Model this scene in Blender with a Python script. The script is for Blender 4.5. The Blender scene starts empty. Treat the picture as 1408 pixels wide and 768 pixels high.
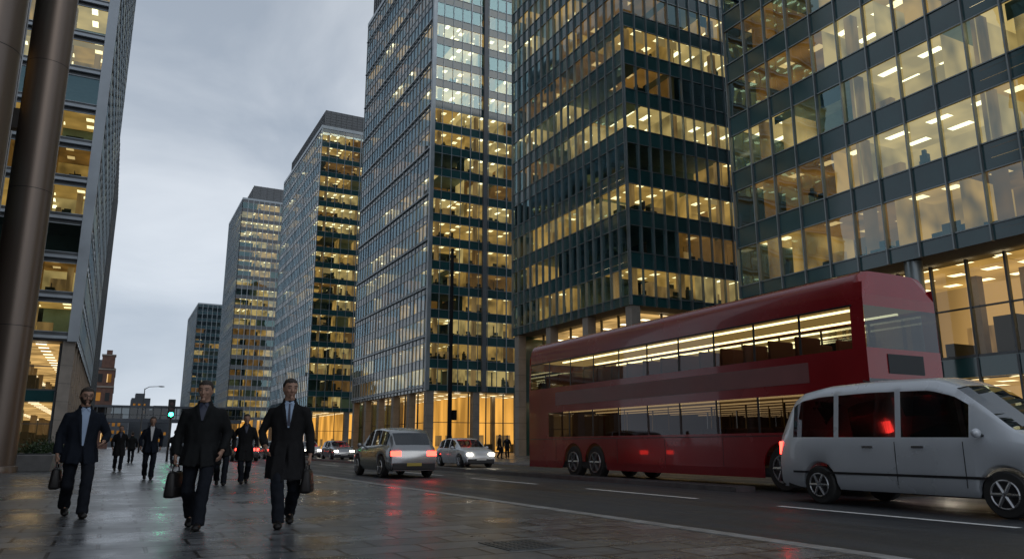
import bpy, bmesh, math, random
from mathutils import Vector, Matrix, noise
random.seed(11)
R=math.radians
S=bpy.context.scene
COL=S.collection
CAMP=Vector((0,0,.96)); TILT=R(12.3); YAW=R(27.4); F=1044.0
# ------------------------------------------------------------------ materials
def newmat(name):
    m=bpy.data.materials.new(name); m.use_nodes=True
    nt=m.node_tree; nt.nodes.clear()
    out=nt.nodes.new('ShaderNodeOutputMaterial')
    return m,nt,out
def nd(nt,t,**kw):
    n=nt.nodes.new(t)
    for k,v in kw.items():
        if k in n.inputs: n.inputs[k].default_value=v
        else: setattr(n,k,v)
    return n
def lk(nt,a,b): nt.links.new(a,b)
def pos(nt,scale=(1,1,1),obj=False):
    if obj:
        g=nt.nodes.new('ShaderNodeTexCoord').outputs['Object']
    else:
        g=nt.nodes.new('ShaderNodeNewGeometry').outputs['Position']
    mp=nt.nodes.new('ShaderNodeMapping'); mp.inputs['Scale'].default_value=scale
    lk(nt,g,mp.inputs['Vector']); return mp.outputs['Vector']
def c4(c): return (c[0],c[1],c[2],1)
def pbr(name,col,rough=.5,metal=0,var=.15,vs=1.5,bump=0,bs=40,spec=.5,obj=False,stretch=(1,1,1),rv=.1,coat=0):
    m,nt,out=newmat(name)
    b=nd(nt,'ShaderNodeBsdfPrincipled'); b.inputs['Metallic'].default_value=metal
    b.inputs['Specular IOR Level'].default_value=spec
    b.inputs['Coat Weight'].default_value=coat
    v=pos(nt,stretch,obj)
    n=nd(nt,'ShaderNodeTexNoise',Scale=vs,Detail=5.0,Roughness=.6); lk(nt,v,n.inputs['Vector'])
    r=nd(nt,'ShaderNodeMapRange'); r.inputs['From Min'].default_value=.3; r.inputs['From Max'].default_value=.7
    r.inputs['To Min'].default_value=1-var; r.inputs['To Max'].default_value=1+var
    lk(nt,n.outputs['Fac'],r.inputs['Value'])
    mx=nd(nt,'ShaderNodeVectorMath',operation='SCALE'); mx.inputs[0].default_value=col
    lk(nt,r.outputs[0],mx.inputs['Scale']); lk(nt,mx.outputs[0],b.inputs['Base Color'])
    r2=nd(nt,'ShaderNodeMapRange'); r2.inputs['From Min'].default_value=.3; r2.inputs['From Max'].default_value=.7
    r2.inputs['To Min'].default_value=max(0,rough-rv); r2.inputs['To Max'].default_value=min(1,rough+rv)
    lk(nt,n.outputs['Fac'],r2.inputs['Value']); lk(nt,r2.outputs[0],b.inputs['Roughness'])
    if bump:
        n2=nd(nt,'ShaderNodeTexNoise',Scale=float(bs),Detail=3.0); lk(nt,v,n2.inputs['Vector'])
        bp=nd(nt,'ShaderNodeBump',Strength=bump,Distance=.01); lk(nt,n2.outputs['Fac'],bp.inputs['Height']); lk(nt,bp.outputs[0],b.inputs['Normal'])
    lk(nt,b.outputs[0],out.inputs[0]); return m
def emis(name,col,st,sample=True):
    m,nt,out=newmat(name)
    e=nd(nt,'ShaderNodeEmission',Strength=float(st)); e.inputs[0].default_value=c4(col); lk(nt,e.outputs[0],out.inputs[0])
    if not sample: m.cycles.emission_sampling='NONE'
    return m
def emis_var(name,col,st,vs=.5,stretch=(1,1,.3),lo=.45,hi=1.3,lights=None,lcol=(1,.85,.6),lst=3.0):
    m,nt,out=newmat(name)
    v=pos(nt,stretch)
    n=nd(nt,'ShaderNodeTexNoise',Scale=float(vs),Detail=2.0,Roughness=.5); lk(nt,v,n.inputs['Vector'])
    r=nd(nt,'ShaderNodeMapRange'); r.inputs['From Min'].default_value=.35; r.inputs['From Max'].default_value=.65
    r.inputs['To Min'].default_value=lo*st; r.inputs['To Max'].default_value=hi*st
    lk(nt,n.outputs['Fac'],r.inputs['Value'])
    e=nd(nt,'ShaderNodeEmission'); e.inputs[0].default_value=c4(col); lk(nt,r.outputs[0],e.inputs['Strength'])
    res=e.outputs[0]
    if lights:
        a,p,b_,q=lights
        sp=nd(nt,'ShaderNodeSeparateXYZ'); lk(nt,pos(nt),sp.inputs[0])
        def fr(sock,per,w):
            d=nd(nt,'ShaderNodeMath',operation='DIVIDE'); lk(nt,sock,d.inputs[0]); d.inputs[1].default_value=per
            f=nd(nt,'ShaderNodeMath',operation='FRACT'); lk(nt,d.outputs[0],f.inputs[0])
            l=nd(nt,'ShaderNodeMath',operation='LESS_THAN'); lk(nt,f.outputs[0],l.inputs[0]); l.inputs[1].default_value=w
            return l.outputs[0]
        mu=nd(nt,'ShaderNodeMath',operation='MULTIPLY'); lk(nt,fr(sp.outputs[0],a,p),mu.inputs[0]); lk(nt,fr(sp.outputs[1],b_,q),mu.inputs[1])
        e2=nd(nt,'ShaderNodeEmission',Strength=float(lst)); e2.inputs[0].default_value=c4(lcol)
        ms=nd(nt,'ShaderNodeMixShader'); lk(nt,mu.outputs[0],ms.inputs[0]); lk(nt,res,ms.inputs[1]); lk(nt,e2.outputs[0],ms.inputs[2]); res=ms.outputs[0]
    lk(nt,res,out.inputs[0]); m.cycles.emission_sampling='NONE'; return m
def glass(name,tint,refl,ior=1.8,rough=.0,bump=.0):
    m,nt,out=newmat(name)
    f=nd(nt,'ShaderNodeFresnel',IOR=float(ior))
    t=nd(nt,'ShaderNodeBsdfTransparent'); t.inputs[0].default_value=c4(tint)
    g=nd(nt,'ShaderNodeBsdfGlossy'); g.inputs['Color'].default_value=c4(refl); g.inputs['Roughness'].default_value=rough
    if bump:
        n=nd(nt,'ShaderNodeTexNoise',Scale=.55,Detail=1.0); lk(nt,pos(nt),n.inputs['Vector'])
        bp=nd(nt,'ShaderNodeBump',Strength=bump,Distance=.05); lk(nt,n.outputs[0],bp.inputs['Height']); lk(nt,bp.outputs[0],g.inputs['Normal'])
    ms=nd(nt,'ShaderNodeMixShader'); lk(nt,f.outputs[0],ms.inputs[0]); lk(nt,t.outputs[0],ms.inputs[1]); lk(nt,g.outputs[0],ms.inputs[2])
    lk(nt,ms.outputs[0],out.inputs[0]); return m
M={}
M['glass_teal']=glass('tinted_teal_glass',(.66,.73,.65),(.52,.80,.86),2.5,.0,.15)
M['glass_blue']=glass('coated_blue_glass',(.64,.70,.64),(.62,.84,.96),2.6,.0,.2)
M['glass_clear']=glass('clear_lobby_glass',(.85,.86,.80),(.9,.95,1.0),1.5)
M['glass_car']=glass('dark_vehicle_glass',(.10,.12,.13),(.9,.95,1.0),1.7)
M['glass_bus']=glass('bus_window_glass',(.55,.53,.44),(.85,.9,.95),1.55)
M['glass_buslow']=glass('bus_lower_window_glass',(.30,.26,.22),(.75,.75,.78),1.6)
M['sp_teal']=pbr('dark_teal_spandrel_glass',(.018,.068,.074),.12,0,.3,.25,spec=.8,rv=.05)
M['sp_blue']=pbr('blue_grey_spandrel_glass',(.035,.075,.09),.12,0,.3,.25,spec=.9,rv=.05)
M['sp_pale']=pbr('pale_metal_cladding',(.32,.36,.40),.4,.3,.12,.4)
M['alu']=pbr('brushed_aluminium_mullion',(.23,.26,.27),.38,.7,.15,.8)
M['alu_dark']=pbr('dark_grey_aluminium',(.09,.098,.105),.4,.6,.15,.8)
M['alu_pale']=pbr('pale_aluminium_frame',(.28,.32,.35),.4,.5,.12,.8)
M['louvre']=pbr('grey_plant_louvre',(.13,.14,.15),.55,.3,.2,.5)
M['stone']=pbr('beige_limestone_pier',(.25,.22,.19),.55,0,.18,.9,bump=.2,bs=20)
M['core']=pbr('dark_building_core',(.03,.034,.037),.8,0,.2,.4)
M['slab']=pbr('concrete_slab_edge',(.10,.10,.10),.8,0,.2,.6)
M['bronze']=pbr('bronze_metal_column_cladding',(.17,.135,.112),.36,.7,.12,.5,stretch=(1,1,.2),rv=.06)
M['bronze_dark']=pbr('dark_brown_stone_wall',(.040,.034,.030),.35,.2,.35,.6)
M['brick']=pbr('weathered_brick_wall',(.15,.08,.06),.8,0,.3,1.2,bump=.3,bs=6)
M['slate']=pbr('slate_roof',(.06,.065,.075),.6,0,.2,1)
warm=(1,.56,.15); pale=(1,.68,.27); amber=(1,.46,.10)
CE=[pbr('unlit_office_ceiling',(.40,.52,.53),.8),
    emis_var('dim_office_ceiling_glow',amber,.22,.4,lights=(3.0,.2,2.4,.35),lcol=(1,.66,.3),lst=1.0),  # ceiling glow painted as emission; only the bright rectangles are light fittings
    emis_var('warm_office_ceiling_glow',warm,.50,.4,lo=.7,lights=(2.4,.26,1.8,.45),lcol=(1,.80,.46),lst=2.7),
    emis_var('bright_office_ceiling_glow',pale,.68,.4,lo=.7,lights=(1.8,.28,2.4,.5),lcol=(1,.88,.58),lst=3.3)]
WA=[pbr('unlit_office_wall',(.22,.34,.36),.8),
    emis_var('dim_office_wall_glow',amber,.15,.5,(1,1,1),.6),  # wall emission imitates lamplight falling on the walls
    emis_var('warm_office_wall_glow',warm,.46,.45,(1,1,1),.35,1.4),
    emis_var('bright_office_wall_glow',pale,.56,.45,(1,1,1),.4,1.3)]
FL=[pbr('unlit_office_floor',(.08,.10,.105),.8),emis_var('dim_office_floor_glow',amber,.04,.8),emis_var('warm_office_floor_glow',warm,.10,.8),emis_var('bright_office_floor_glow',warm,.13,.8)]  # all but the unlit floor carry their lamplight as emission
M['blind_glow']=emis_var('glowing_roller_blind',(1,.66,.28),.34,.4,(1,1,1),.8,1.2)  # the blind's lit look is its own emission
M['blind_dark']=pbr('grey_roller_blind',(.14,.20,.21),.8)
M['furn']=pbr('dark_office_furniture',(.03,.035,.036),.6)
M['furn2']=emis_var('glowing_office_partition',(1,.58,.22),.26,1.2)  # room light painted onto partitions and columns as emission
M['lobby_wall']=emis_var('glowing_amber_lobby_wall',(1,.47,.09),.95,.6,(1,1,.15),.5,1.3)  # lobby wall, ceiling and floor emit the light they would receive
M['lobby_ceil']=emis_var('glowing_lobby_ceiling',(1,.60,.22),.7,.5,lights=(3.2,.25,2.8,.25),lst=3.5)
M['glowing_lobby_floor']=emis_var('glowing_lobby_floor',(1,.55,.2),.18,.5)
M['shop_wall']=emis_var('glowing_shop_wall',(1,.58,.20),.42,.22,(1,1,.15),.5,1.2)  # shop lighting put into the wall as emission
M['black']=pbr('black_painted_metal',(.02,.02,.022),.4,.2)
M['mast']=pbr('matt_black_mast_paint',(.010,.010,.011),.8,0,spec=.1)
M['rubber']=pbr('tyre_rubber',(.018,.018,.018),.75)
M['rim']=pbr('alloy_wheel',(.35,.35,.36),.3,.9,obj=True)
M['silver']=pbr('grey_car_paint',(.25,.26,.27),.22,.6,.06,.8,obj=True,coat=.6,rv=.04)
M['darkpaint']=pbr('dark_car_paint',(.03,.032,.036),.2,.4,.1,.8,obj=True,coat=.6)
M['whitepaint']=pbr('white_car_paint',(.45,.47,.50),.28,.1,.06,.8,obj=True,coat=.5)
M['vanpaint']=pbr('silver_white_van_paint',(.46,.49,.53),.3,.2,.08,.6,obj=True,coat=.5)
M['red']=pbr('deep_red_bus_paint',(.22,.007,.011),.25,0,.15,.5,obj=True,coat=.35,rv=.05)
M['adgrey']=pbr('dull_rose_side_panel',(.20,.085,.085),.4,0,.2,.5,obj=True)
M['plate_y']=pbr('yellow_number_plate',(.40,.31,.06),.4)
M['plate_w']=pbr('white_number_plate',(.6,.6,.58),.4)
M['tail']=emis('red_tail_lamp',(1,.03,.02),13)
M['head']=emis('white_headlamp',(1,.90,.70),26)
M['busceil']=emis('glowing_bus_ceiling',(1,.66,.24),.34)  # ceiling panel emits so the upper deck looks lit; no lamp itself
M['bustube']=emis('bus_light_strip',(1,.84,.46),5)
M['bustube2']=emis('bus_lower_light_strip',(1,.74,.36),.9)
M['busceil2']=emis('glowing_lower_bus_ceiling',(1,.60,.24),.14)  # lower deck lamplight painted into the ceiling as weak emission
M['seat']=pbr('red_bus_seat_fabric',(.08,.025,.025),.8)
M['buswall']=pbr('bus_lining',(.16,.09,.07),.6)
M['green']=emis('green_signal_lamp',(.02,1,.40),30)
M['lens_off']=pbr('unlit_signal_lens',(.05,.012,.01),.3)
M['skin']=pbr('skin',(.30,.18,.13),.55,0,.10,12,obj=True,spec=.3)
M['coat1']=pbr('navy_wool_coat',(.010,.013,.020),.9,0,.25,8,bump=.4,bs=180,obj=True,spec=.12)
M['coat2']=pbr('black_quilted_jacket',(.009,.010,.011),.8,0,.3,8,bump=.4,bs=90,obj=True,spec=.15)
M['coat3']=pbr('charcoal_overcoat',(.012,.012,.013),.9,0,.25,8,bump=.4,bs=180,obj=True,spec=.12)
M['trouser']=pbr('dark_suit_trousers',(.010,.012,.017),.85,0,.2,8,obj=True,spec=.12)
M['shirt']=pbr('pale_blue_shirt',(.26,.34,.47),.7,0,.08,8,obj=True)
M['shirtw']=pbr('white_shirt',(.55,.55,.56),.7,0,.08,8,obj=True)
M['tie']=pbr('dark_tie',(.02,.025,.05),.5,obj=True)
M['leather']=pbr('black_leather',(.010,.009,.009),.42,0,.2,20,bump=.3,bs=120,obj=True,spec=.3)
M['hair']=pbr('dark_brown_hair',(.022,.015,.011),.65,0,.3,40,bump=.8,bs=150,obj=True)
M['lip']=pbr('lips',(.20,.10,.08),.5,obj=True)
M['eyew']=pbr('eye',(.06,.05,.045),.2,obj=True)
M['leaf']=pbr('dark_green_leaf',(.03,.06,.02),.5,0,.4,6)
M['planter']=pbr('grey_granite_planter',(.16,.16,.16),.5,0,.2,3,bump=.2,bs=60)
M['far']=pbr('distant_grey_wall',(.09,.10,.115),.8,0,.25,.1)
# ------------------------------------------------------------------ mesh builder
class MB:
    def __init__(s): s.v=[];s.f=[];s.m=[];s.mats=[]
    def mi(s,m):
        if m not in s.mats: s.mats.append(m)
        return s.mats.index(m)
    def quad(s,a,b,c,d,m):
        i=len(s.v); s.v+= [tuple(a),tuple(b),tuple(c),tuple(d)]; s.f.append((i,i+1,i+2,i+3)); s.m.append(s.mi(m))
    def poly(s,pts,m):
        i=len(s.v); s.v+=[tuple(p) for p in pts]; s.f.append(tuple(range(i,i+len(pts)))); s.m.append(s.mi(m))
    def hexa(s,p,m):
        i=len(s.v); s.v+=[tuple(q) for q in p]
        for f in ((0,3,2,1),(4,5,6,7),(0,1,5,4),(1,2,6,5),(2,3,7,6),(3,0,4,7)):
            s.f.append(tuple(i+k for k in f)); s.m.append(s.mi(m))
    def box(s,x0,x1,y0,y1,z0,z1,m):
        s.hexa([(x0,y0,z0),(x1,y0,z0),(x1,y1,z0),(x0,y1,z0),(x0,y0,z1),(x1,y0,z1),(x1,y1,z1),(x0,y1,z1)],m)
    def obox(s,P,u0,u1,o0,o1,z0,z1,m):   # o0<o1, outward is +o
        s.hexa([P(u0,z0,o1),P(u1,z0,o1),P(u1,z0,o0),P(u0,z0,o0),P(u0,z1,o1),P(u1,z1,o1),P(u1,z1,o0),P(u0,z1,o0)],m)
    def tube(s,pts,rad,seg,m,ref=(1,0,0),cap=True):
        pts=[Vector(p) for p in pts]; n=len(pts); base=len(s.v); k=s.mi(m)
        for i,p in enumerate(pts):
            t=(pts[min(i+1,n-1)]-pts[max(i-1,0)]).normalized()
            r=Vector(ref); a=r-t*r.dot(t)
            if a.length<1e-3: r=Vector((0,1,0)); a=r-t*r.dot(t)
            a.normalize(); b=t.cross(a)
            ra=rad[i]; ra,rb=(ra if isinstance(ra,tuple) else (ra,ra))
            for j in range(seg):
                th=2*math.pi*j/seg
                s.v.append(tuple(p+a*math.cos(th)*ra+b*math.sin(th)*rb))
        for i in range(n-1):
            for j in range(seg):
                j2=(j+1)%seg
                s.f.append((base+i*seg+j,base+i*seg+j2,base+(i+1)*seg+j2,base+(i+1)*seg+j)); s.m.append(k)
        if cap:
            s.f.append(tuple(base+j for j in reversed(range(seg)))); s.m.append(k)
            s.f.append(tuple(base+(n-1)*seg+j for j in range(seg))); s.m.append(k)
    def ell(s,c,r,m,nu=14,nv=10,fn=None):
        base=len(s.v);k=s.mi(m)
        for i in range(nv+1):
            ph=math.pi*i/nv
            for j in range(nu):
                th=2*math.pi*j/nu
                p=Vector((math.sin(ph)*math.cos(th),math.sin(ph)*math.sin(th),math.cos(ph)))
                if fn: p=fn(p)
                s.v.append((c[0]+p.x*r[0],c[1]+p.y*r[1],c[2]+p.z*r[2]))
        for i in range(nv):
            for j in range(nu):
                j2=(j+1)%nu
                s.f.append((base+i*nu+j,base+(i+1)*nu+j,base+(i+1)*nu+j2,base+i*nu+j2)); s.m.append(k)
    def build(s,name,parent=None,smooth=False,bevel=0,recalc=False,off=None,merge=False,sharp=0):
        me=bpy.data.meshes.new(name)
        o=off if off is not None else (parent.location if parent else Vector((0,0,0)))
        me.from_pydata([(v[0]-o[0],v[1]-o[1],v[2]-o[2]) for v in s.v],[],s.f)
        for m in s.mats: me.materials.append(m)
        me.polygons.foreach_set('material_index',s.m)
        if recalc or bevel or merge:
            bm=bmesh.new(); bm.from_mesh(me)
            if merge: bmesh.ops.remove_doubles(bm,verts=bm.verts,dist=1e-4)
            bmesh.ops.recalc_face_normals(bm,faces=bm.faces)
            bm.to_mesh(me); bm.free()
        if smooth: me.polygons.foreach_set('use_smooth',[True]*len(me.polygons))
        if sharp: me.set_sharp_from_angle(angle=R(sharp))
        ob=bpy.data.objects.new(name,me); COL.objects.link(ob)
        if parent: ob.parent=parent
        if bevel:
            b=ob.modifiers.new('b','BEVEL'); b.width=bevel; b.segments=2; b.limit_method='ANGLE'; b.angle_limit=R(40)
        return ob
def thing(name,label,cat,loc=(0,0,0),rz=0,group=None):
    o=bpy.data.objects.new(name,None); COL.objects.link(o); o.location=loc; o.rotation_euler=(0,0,rz)
    o['label']=label; o['category']=cat
    if group: o['group']=group
    return o
def tag(o,label,cat,group=None):
    o['label']=label;o['category']=cat
    if group:o['group']=group
    return o
def struct(o,label=None):
    o['kind']='structure'
    if label: o['label']=label
    return o
def proj(p):
    d=Vector(p)-CAMP
    r=d.x*math.cos(YAW)-d.y*math.sin(YAW); fh=d.x*math.sin(YAW)+d.y*math.cos(YAW)
    z=fh*math.cos(TILT)+d.z*math.sin(TILT); v=-fh*math.sin(TILT)+d.z*math.cos(TILT)
    if z<.1: return None
    return 704+F*r/z,384-F*v/z
# ------------------------------------------------------------------ people
TS=bpy.data.scenes.new('work')
def finish(ob,vox,sm=3,fold=0,sc=(7,7,3)):
    r=ob.modifiers.new('r','REMESH'); r.mode='VOXEL'; r.voxel_size=vox
    s=ob.modifiers.new('s','SMOOTH'); s.iterations=sm; s.factor=.5
    vl=TS.view_layers[0]; TS.collection.objects.link(ob); vl.update()
    dg=vl.depsgraph; dg.update(); me=bpy.data.meshes.new_from_object(ob.evaluated_get(dg)); TS.collection.objects.unlink(ob)
    old=ob.data; mats=list(old.materials); ob.modifiers.clear(); ob.data=me
    me.materials.clear()
    for m in mats: me.materials.append(m)
    if fold:
        for v in me.vertices:
            c=v.co; n=noise.noise(Vector((c.x*sc[0],c.y*sc[1],c.z*sc[2])))+.5*noise.noise(Vector((c.x*sc[0]*2.3,c.y*sc[1]*2.3,c.z*sc[2]*2.6+5)))
            v.co=c+v.normal*n*fold
    me.polygons.foreach_set('use_smooth',[True]*len(me.polygons)); me.polygons.foreach_set('material_index',[0]*len(me.polygons))
def ik(a,b,l1,l2,bend):
    a=Vector(a);b=Vector(b);d=b-a;D_=min(d.length,(l1+l2)*.999); dn=d.normalized()
    x=(l1*l1-l2*l2+D_*D_)/(2*D_); h=math.sqrt(max(0,l1*l1-x*x))
    bd=Vector(bend); bd=(bd-dn*bd.dot(dn)).normalized()
    return a+dn*x+bd*h
def person(label,loc,rz=0,H=1.8,long=False,stride=.28,lead=1,hold=0,coat='coat1',shirt='shirt',vz=1.15,tie=True,det=1.,beard=False,glasses=False,group=None,bulk=1.,swing=.16,free=None,turn=0,tip=0):
    root=thing('person',label,'person',(0,0,0),0,group); 
    hz=.09+math.sqrt(.845**2-stride**2); dz=hz-.92
    V=Vector; vx=.0125 if det>=1 else .021
    ank={}; knee={}; hip={}
    for s in (-1,1):
        f=(s==lead)
        hip[s]=V((s*.095,0,hz)); ank[s]=V((s*.06,-stride,.095)) if f else V((s*.085,stride*.92,.155))
        knee[s]=ik(hip[s],ank[s],.435,.425,(s*.10,-1,0))
    sh={};el={};wr={}
    for s in (-1,1):
        sh[s]=V((s*.174*bulk,(-.03 if s!=lead else .03),1.418+dz))
        if hold==s: wr[s]=V((s*.275,-.05,.885+dz))
        elif free: wr[s]=V((s*free[0],free[1],free[2]+dz))
        else: wr[s]=V((s*.265,(swing if s==lead else -swing),.93+dz))
        el[s]=ik(sh[s],wr[s],.30,.265,(s*.55,1,0))
    keys=[(1.535,.062,.062),(1.512,.082,.075),(1.475,.122,.093),(1.43,.170,.112),(1.37,.198,.126),(1.28,.200,.134),(1.15,.184,.132),(1.04,.182,.134),(.95,.198,.147),(.84,.216,.160)]
    if long: keys+=[(.72,.225,.167+stride*.25),(.61,.235,.172+stride*.38)]
    else: keys+=[(.78,.220,.164)]
    keys=[(z,a*(bulk if z<1.47 else 1),d*(bulk if z<1.47 else 1)) for z,a,d in keys]
    b=MB(); sk=M['skin']; hc=V((0,-.024,1.668+dz))
    RT=Matrix.Rotation(turn,3,'Z')@Matrix.Rotation(tip,3,'X')
    HS=1.07
    def hp0(v): return hc+RT@(V(v)*HS)
    tr=[(1.50,.06,.06),(1.42,.13,.08),(1.28,.155,.09),(1.1,.13,.09),(.95,.145,.10),(.88,.13,.1)]
    b.tube([(0,0,z+dz) for z,a,c in tr],[(a,c) for z,a,c in tr],18,sk)
    b.tube([(0,.012,1.44+dz),(0,.004,1.53+dz),(0,-.008,1.61+dz)],[.068,.061,.060],14,sk)
    def hf(p):
        q=p.copy()
        if p.z<0: q.x*=1-.28*(-p.z)**1.6; q.y*=(1-.16*(-p.z)) 
        else: q.x*=1+.20*p.z; q.y*=1+.20*p.z; q.z*=1-.05*p.z
        if p.z<-.3 and p.y<0: q.y-=.12*(-p.z-.3)
        if p.y>0 and p.z>-.2: q.y*=1.07
        return q
    RH=V((.076,.094,.121))*HS
    def hfr(p):
        q=hf(p); q=RT@V((q.x*RH.x,q.y*RH.y,q.z*RH.z)); return V((q.x/RH.x,q.y/RH.y,q.z/RH.z))
    b.ell(hc,tuple(RH),sk,24,18,hfr)
    b.tube([hp0((0,-.090,.022)),hp0((0,-.103,-.008)),hp0((0,-.113,-.030)),hp0((0,-.094,-.040))],[.008,.011,.015,.011],8,sk)
    b.tube([hp0((-.048,-.082,.028)),hp0((0,-.097,.024)),hp0((.048,-.082,.028))],[.009,.009,.009],8,sk,ref=(0,0,1))
    b.ell(hp0((0,-.084,-.100)),(.026,.018,.018),sk,8,6)
    b.ell(hp0((0,-.088,-.064)),(.024,.012,.014),sk,8,6)
    for s in (-1,1):
        b.ell(hp0((s*.034,-.070,-.026)),(.022,.02,.02),sk,8,6)
        b.ell(hp0((s*.077,.014,-.006)),(.012,.020,.032),sk,8,6)
        b.tube([sh[s],el[s],wr[s]],[.05,.04,.028],10,sk)
        b.tube([hip[s],knee[s],ank[s]+V((0,0,-.01))],[.085,.052,.030],12,sk)
        b.tube([ank[s]+V((0,.01,-.03)),ank[s]+V((0,-.10,-.055))],[.024,.020],8,sk)
        W_=wr[s]; inn=-s; held=(hold==s)
        fd=V((0,0,-1)) if held else (wr[s]-el[s]).normalized()
        sx_=V((inn,0,0)); yy=V((0,1,0))-fd*fd.y; yy.normalize()
        def hp_(a,c,d): return W_+sx_*a+yy*c+fd*d
        b.tube([hp_(0,0,-.02),hp_(0,0,.03),hp_(0,-.004,.09)],[(.027,.020),(.037,.018),(.043,.016)],12,sk,ref=tuple(yy))
        for i,(yo,ln) in enumerate(((-.034,.95),(-.011,1.05),(.012,1.0),(.033,.8))):
            if held: pts=[hp_(0,yo,.082),hp_(.004,yo,.082+.036*ln),hp_(.030,yo,.082+.044*ln),hp_(.040,yo,.10)]
            else: pts=[hp_(0,yo,.082),hp_(.008,yo,.082+.034*ln),hp_(.022,yo,.082+.056*ln),hp_(.038,yo,.082+.068*ln)]
            b.tube(pts,[.0105,.0100,.0092,.0085],8,sk)
        b.tube([hp_(.004,-.030,.025),hp_(.02,-.048,.053),hp_(.03,-.044,.081)],[.014,.0115,.0095],8,sk)
    bo=b.build('body',root); finish(bo,.0095 if det>=1 else .017,2)
    KY=[(-1.01,.52),(-.6,.50),(-.42,.40),(-.25,.12),(-.05,-.18),(.12,-.12),(.3,-.42),(.6,-.62),(1.01,-.66)]
    def lerpk(y):
        for (a,fa),(c_,fc) in zip(KY[:-1],KY[1:]):
            if y<=c_: return fa+(fc-fa)*(y-a)/(c_-a)
        return KY[-1][1]
    def hairf(p):
        d=p.z-lerpk(p.y); n=noise.noise(p*5+V((loc[0],loc[1],0)))*.06
        k=max(0,min(1,(d+.05+n*1.5)/.2)); f=.92+k*(.12+.02*max(0,p.z)+n*.8)
        return hfr(p)*f
    h=MB(); h.ell(hc,tuple(RH),M['hair'],40,30,hairf); h.build('hair',root,smooth=True)
    if beard:
        def bf(p):
            d=min(-.22-p.z+.25*abs(p.x),.25-p.y)
            if p.y<-.4 and abs(p.x)<.26 and -.62<p.z<-.42: d=-.2
            k=max(0,min(1,(d+.02)/.15)); return hfr(p)*(.93+k*.115)
        h=MB(); h.ell(hc,tuple(RH),M['hair'],40,30,bf); h.build('beard',root,smooth=True)
    if det>=1:
        for s in (-1,1):
            e=MB(); e.ell(hp0((s*.031,-.085,.006)),(.014,.009,.006),M['eyew'],10,8); e.build('eye',root,smooth=True)
            e=MB(); e.tube([hp0((s*.014,-.104,.028)),hp0((s*.034,-.099,.033)),hp0((s*.052,-.085,.028))],[(.0035,.0035)]*3,6,M['hair']); e.build('eyebrow',root,smooth=True)
        e=MB(); e.tube([hp0((-.022,-.089,-.064)),hp0((0,-.099,-.062)),hp0((.022,-.089,-.064))],[(.003,.003),(.004,.004),(.003,.003)],8,M['lip'],ref=(0,0,1)); e.build('mouth',root,smooth=True)
        if glasses:
            e=MB()
            for s in (-1,1):
                for k in range(14):
                    a=k*math.pi/7;a2=(k+1)*math.pi/7
                    e.tube([hp0((s*.032+.022*math.cos(a),-.110,.004+.017*math.sin(a))),hp0((s*.032+.022*math.cos(a2),-.110,.004+.017*math.sin(a2)))],[.0022,.0022],5,M['black'])
                e.tube([hp0((s*.054,-.108,.008)),hp0((s*.080,.01,.012))],[.002,.002],5,M['black'])
            e.tube([hp0((-.01,-.111,.008)),hp0((.01,-.111,.008))],[.0022,.0022],5,M['black']); e.build('glasses',root)
    cm=M[coat]; c=MB()
    c.tube([(0,.004 if z>.9 else .012,z+dz) for z,a,d in keys],[(a,d) for z,a,d in keys],28,cm)
    for s in (-1,1):
        m1=sh[s].lerp(el[s],.5); m2=el[s].lerp(wr[s],.5)
        c.tube([sh[s]+V((-s*.05,0,-.01)),sh[s]+V((s*.002,0,-.018)),m1,el[s],m2,wr[s]+(el[s]-wr[s]).normalized()*.012],[.052,.062*bulk,.063*bulk,.058*bulk,.053,.048],14,cm)
    n=16
    for k in range(n):
        a=2*math.pi*k/n; a2=2*math.pi*(k+1)/n
        if abs(a-math.pi*1.5)<.6 : continue
        c.tube([(.076*math.cos(a),.010+.070*math.sin(a),1.525+dz+.022*math.sin(a)),(.076*math.cos(a2),.010+.070*math.sin(a2),1.525+dz+.022*math.sin(a2))],[(.014,.028)]*2,6,cm,ref=(1,0,0))
    for s in (-1,1):
        yy=-.155-(stride*.35 if long else .02)-(.05 if s==lead else 0); zb=keys[-1][0]
        c.hexa([(s*.03,yy-.02,zb+dz-.03),(s*.17*bulk,yy+.03,zb+dz-.01),(s*.17*bulk,yy+.07,zb+dz-.01),(s*.03,yy+.02,zb+dz-.03),(s*.008,-.135,1.05+dz),(s*.13,-.10,1.05+dz),(s*.13,-.06,1.05+dz),(s*.008,-.09,1.05+dz)],cm)
    co=c.build('coat' if long else 'jacket',root); finish(co,vx,2,.018)
    def front(x,z,off):
        ks=sorted((k[0],k[1],k[2]) for k in keys)
        for i in range(len(ks)-1):
            if ks[i][0]<=z<=ks[i+1][0]:
                f=(z-ks[i][0])/(ks[i+1][0]-ks[i][0]); a=ks[i][1]+(ks[i+1][1]-ks[i][1])*f; d=ks[i][2]+(ks[i+1][2]-ks[i][2])*f; break
        else: a,d=ks[-1][1],ks[-1][2]
        return V((x,.004-d*math.sqrt(max(.05,1-(x/a)**2))-off,z+dz))
    def strip(fw,fx,z0,z1,off,m,name,nz=14,nx=6):
        g=MB()
        for i in range(nz):
            za=z0+(z1-z0)*i/nz; zb=z0+(z1-z0)*(i+1)/nz
            for j in range(nx):
                xs=[fx(z)+fw(z)*(-1+2*jj/nx) for z in (za,zb) for jj in (j,j+1)]
                g.quad(front(xs[0],za,off),front(xs[1],za,off),front(xs[3],zb,off),front(xs[2],zb,off),m)
        g.build(name,root,smooth=True,merge=True)
    zt_=1.50
    vw=lambda z:.010+.048*max(0,(z-vz)/(zt_-vz))
    strip(vw,lambda z:0,vz,zt_,.018,M[shirt],'shirt')
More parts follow.
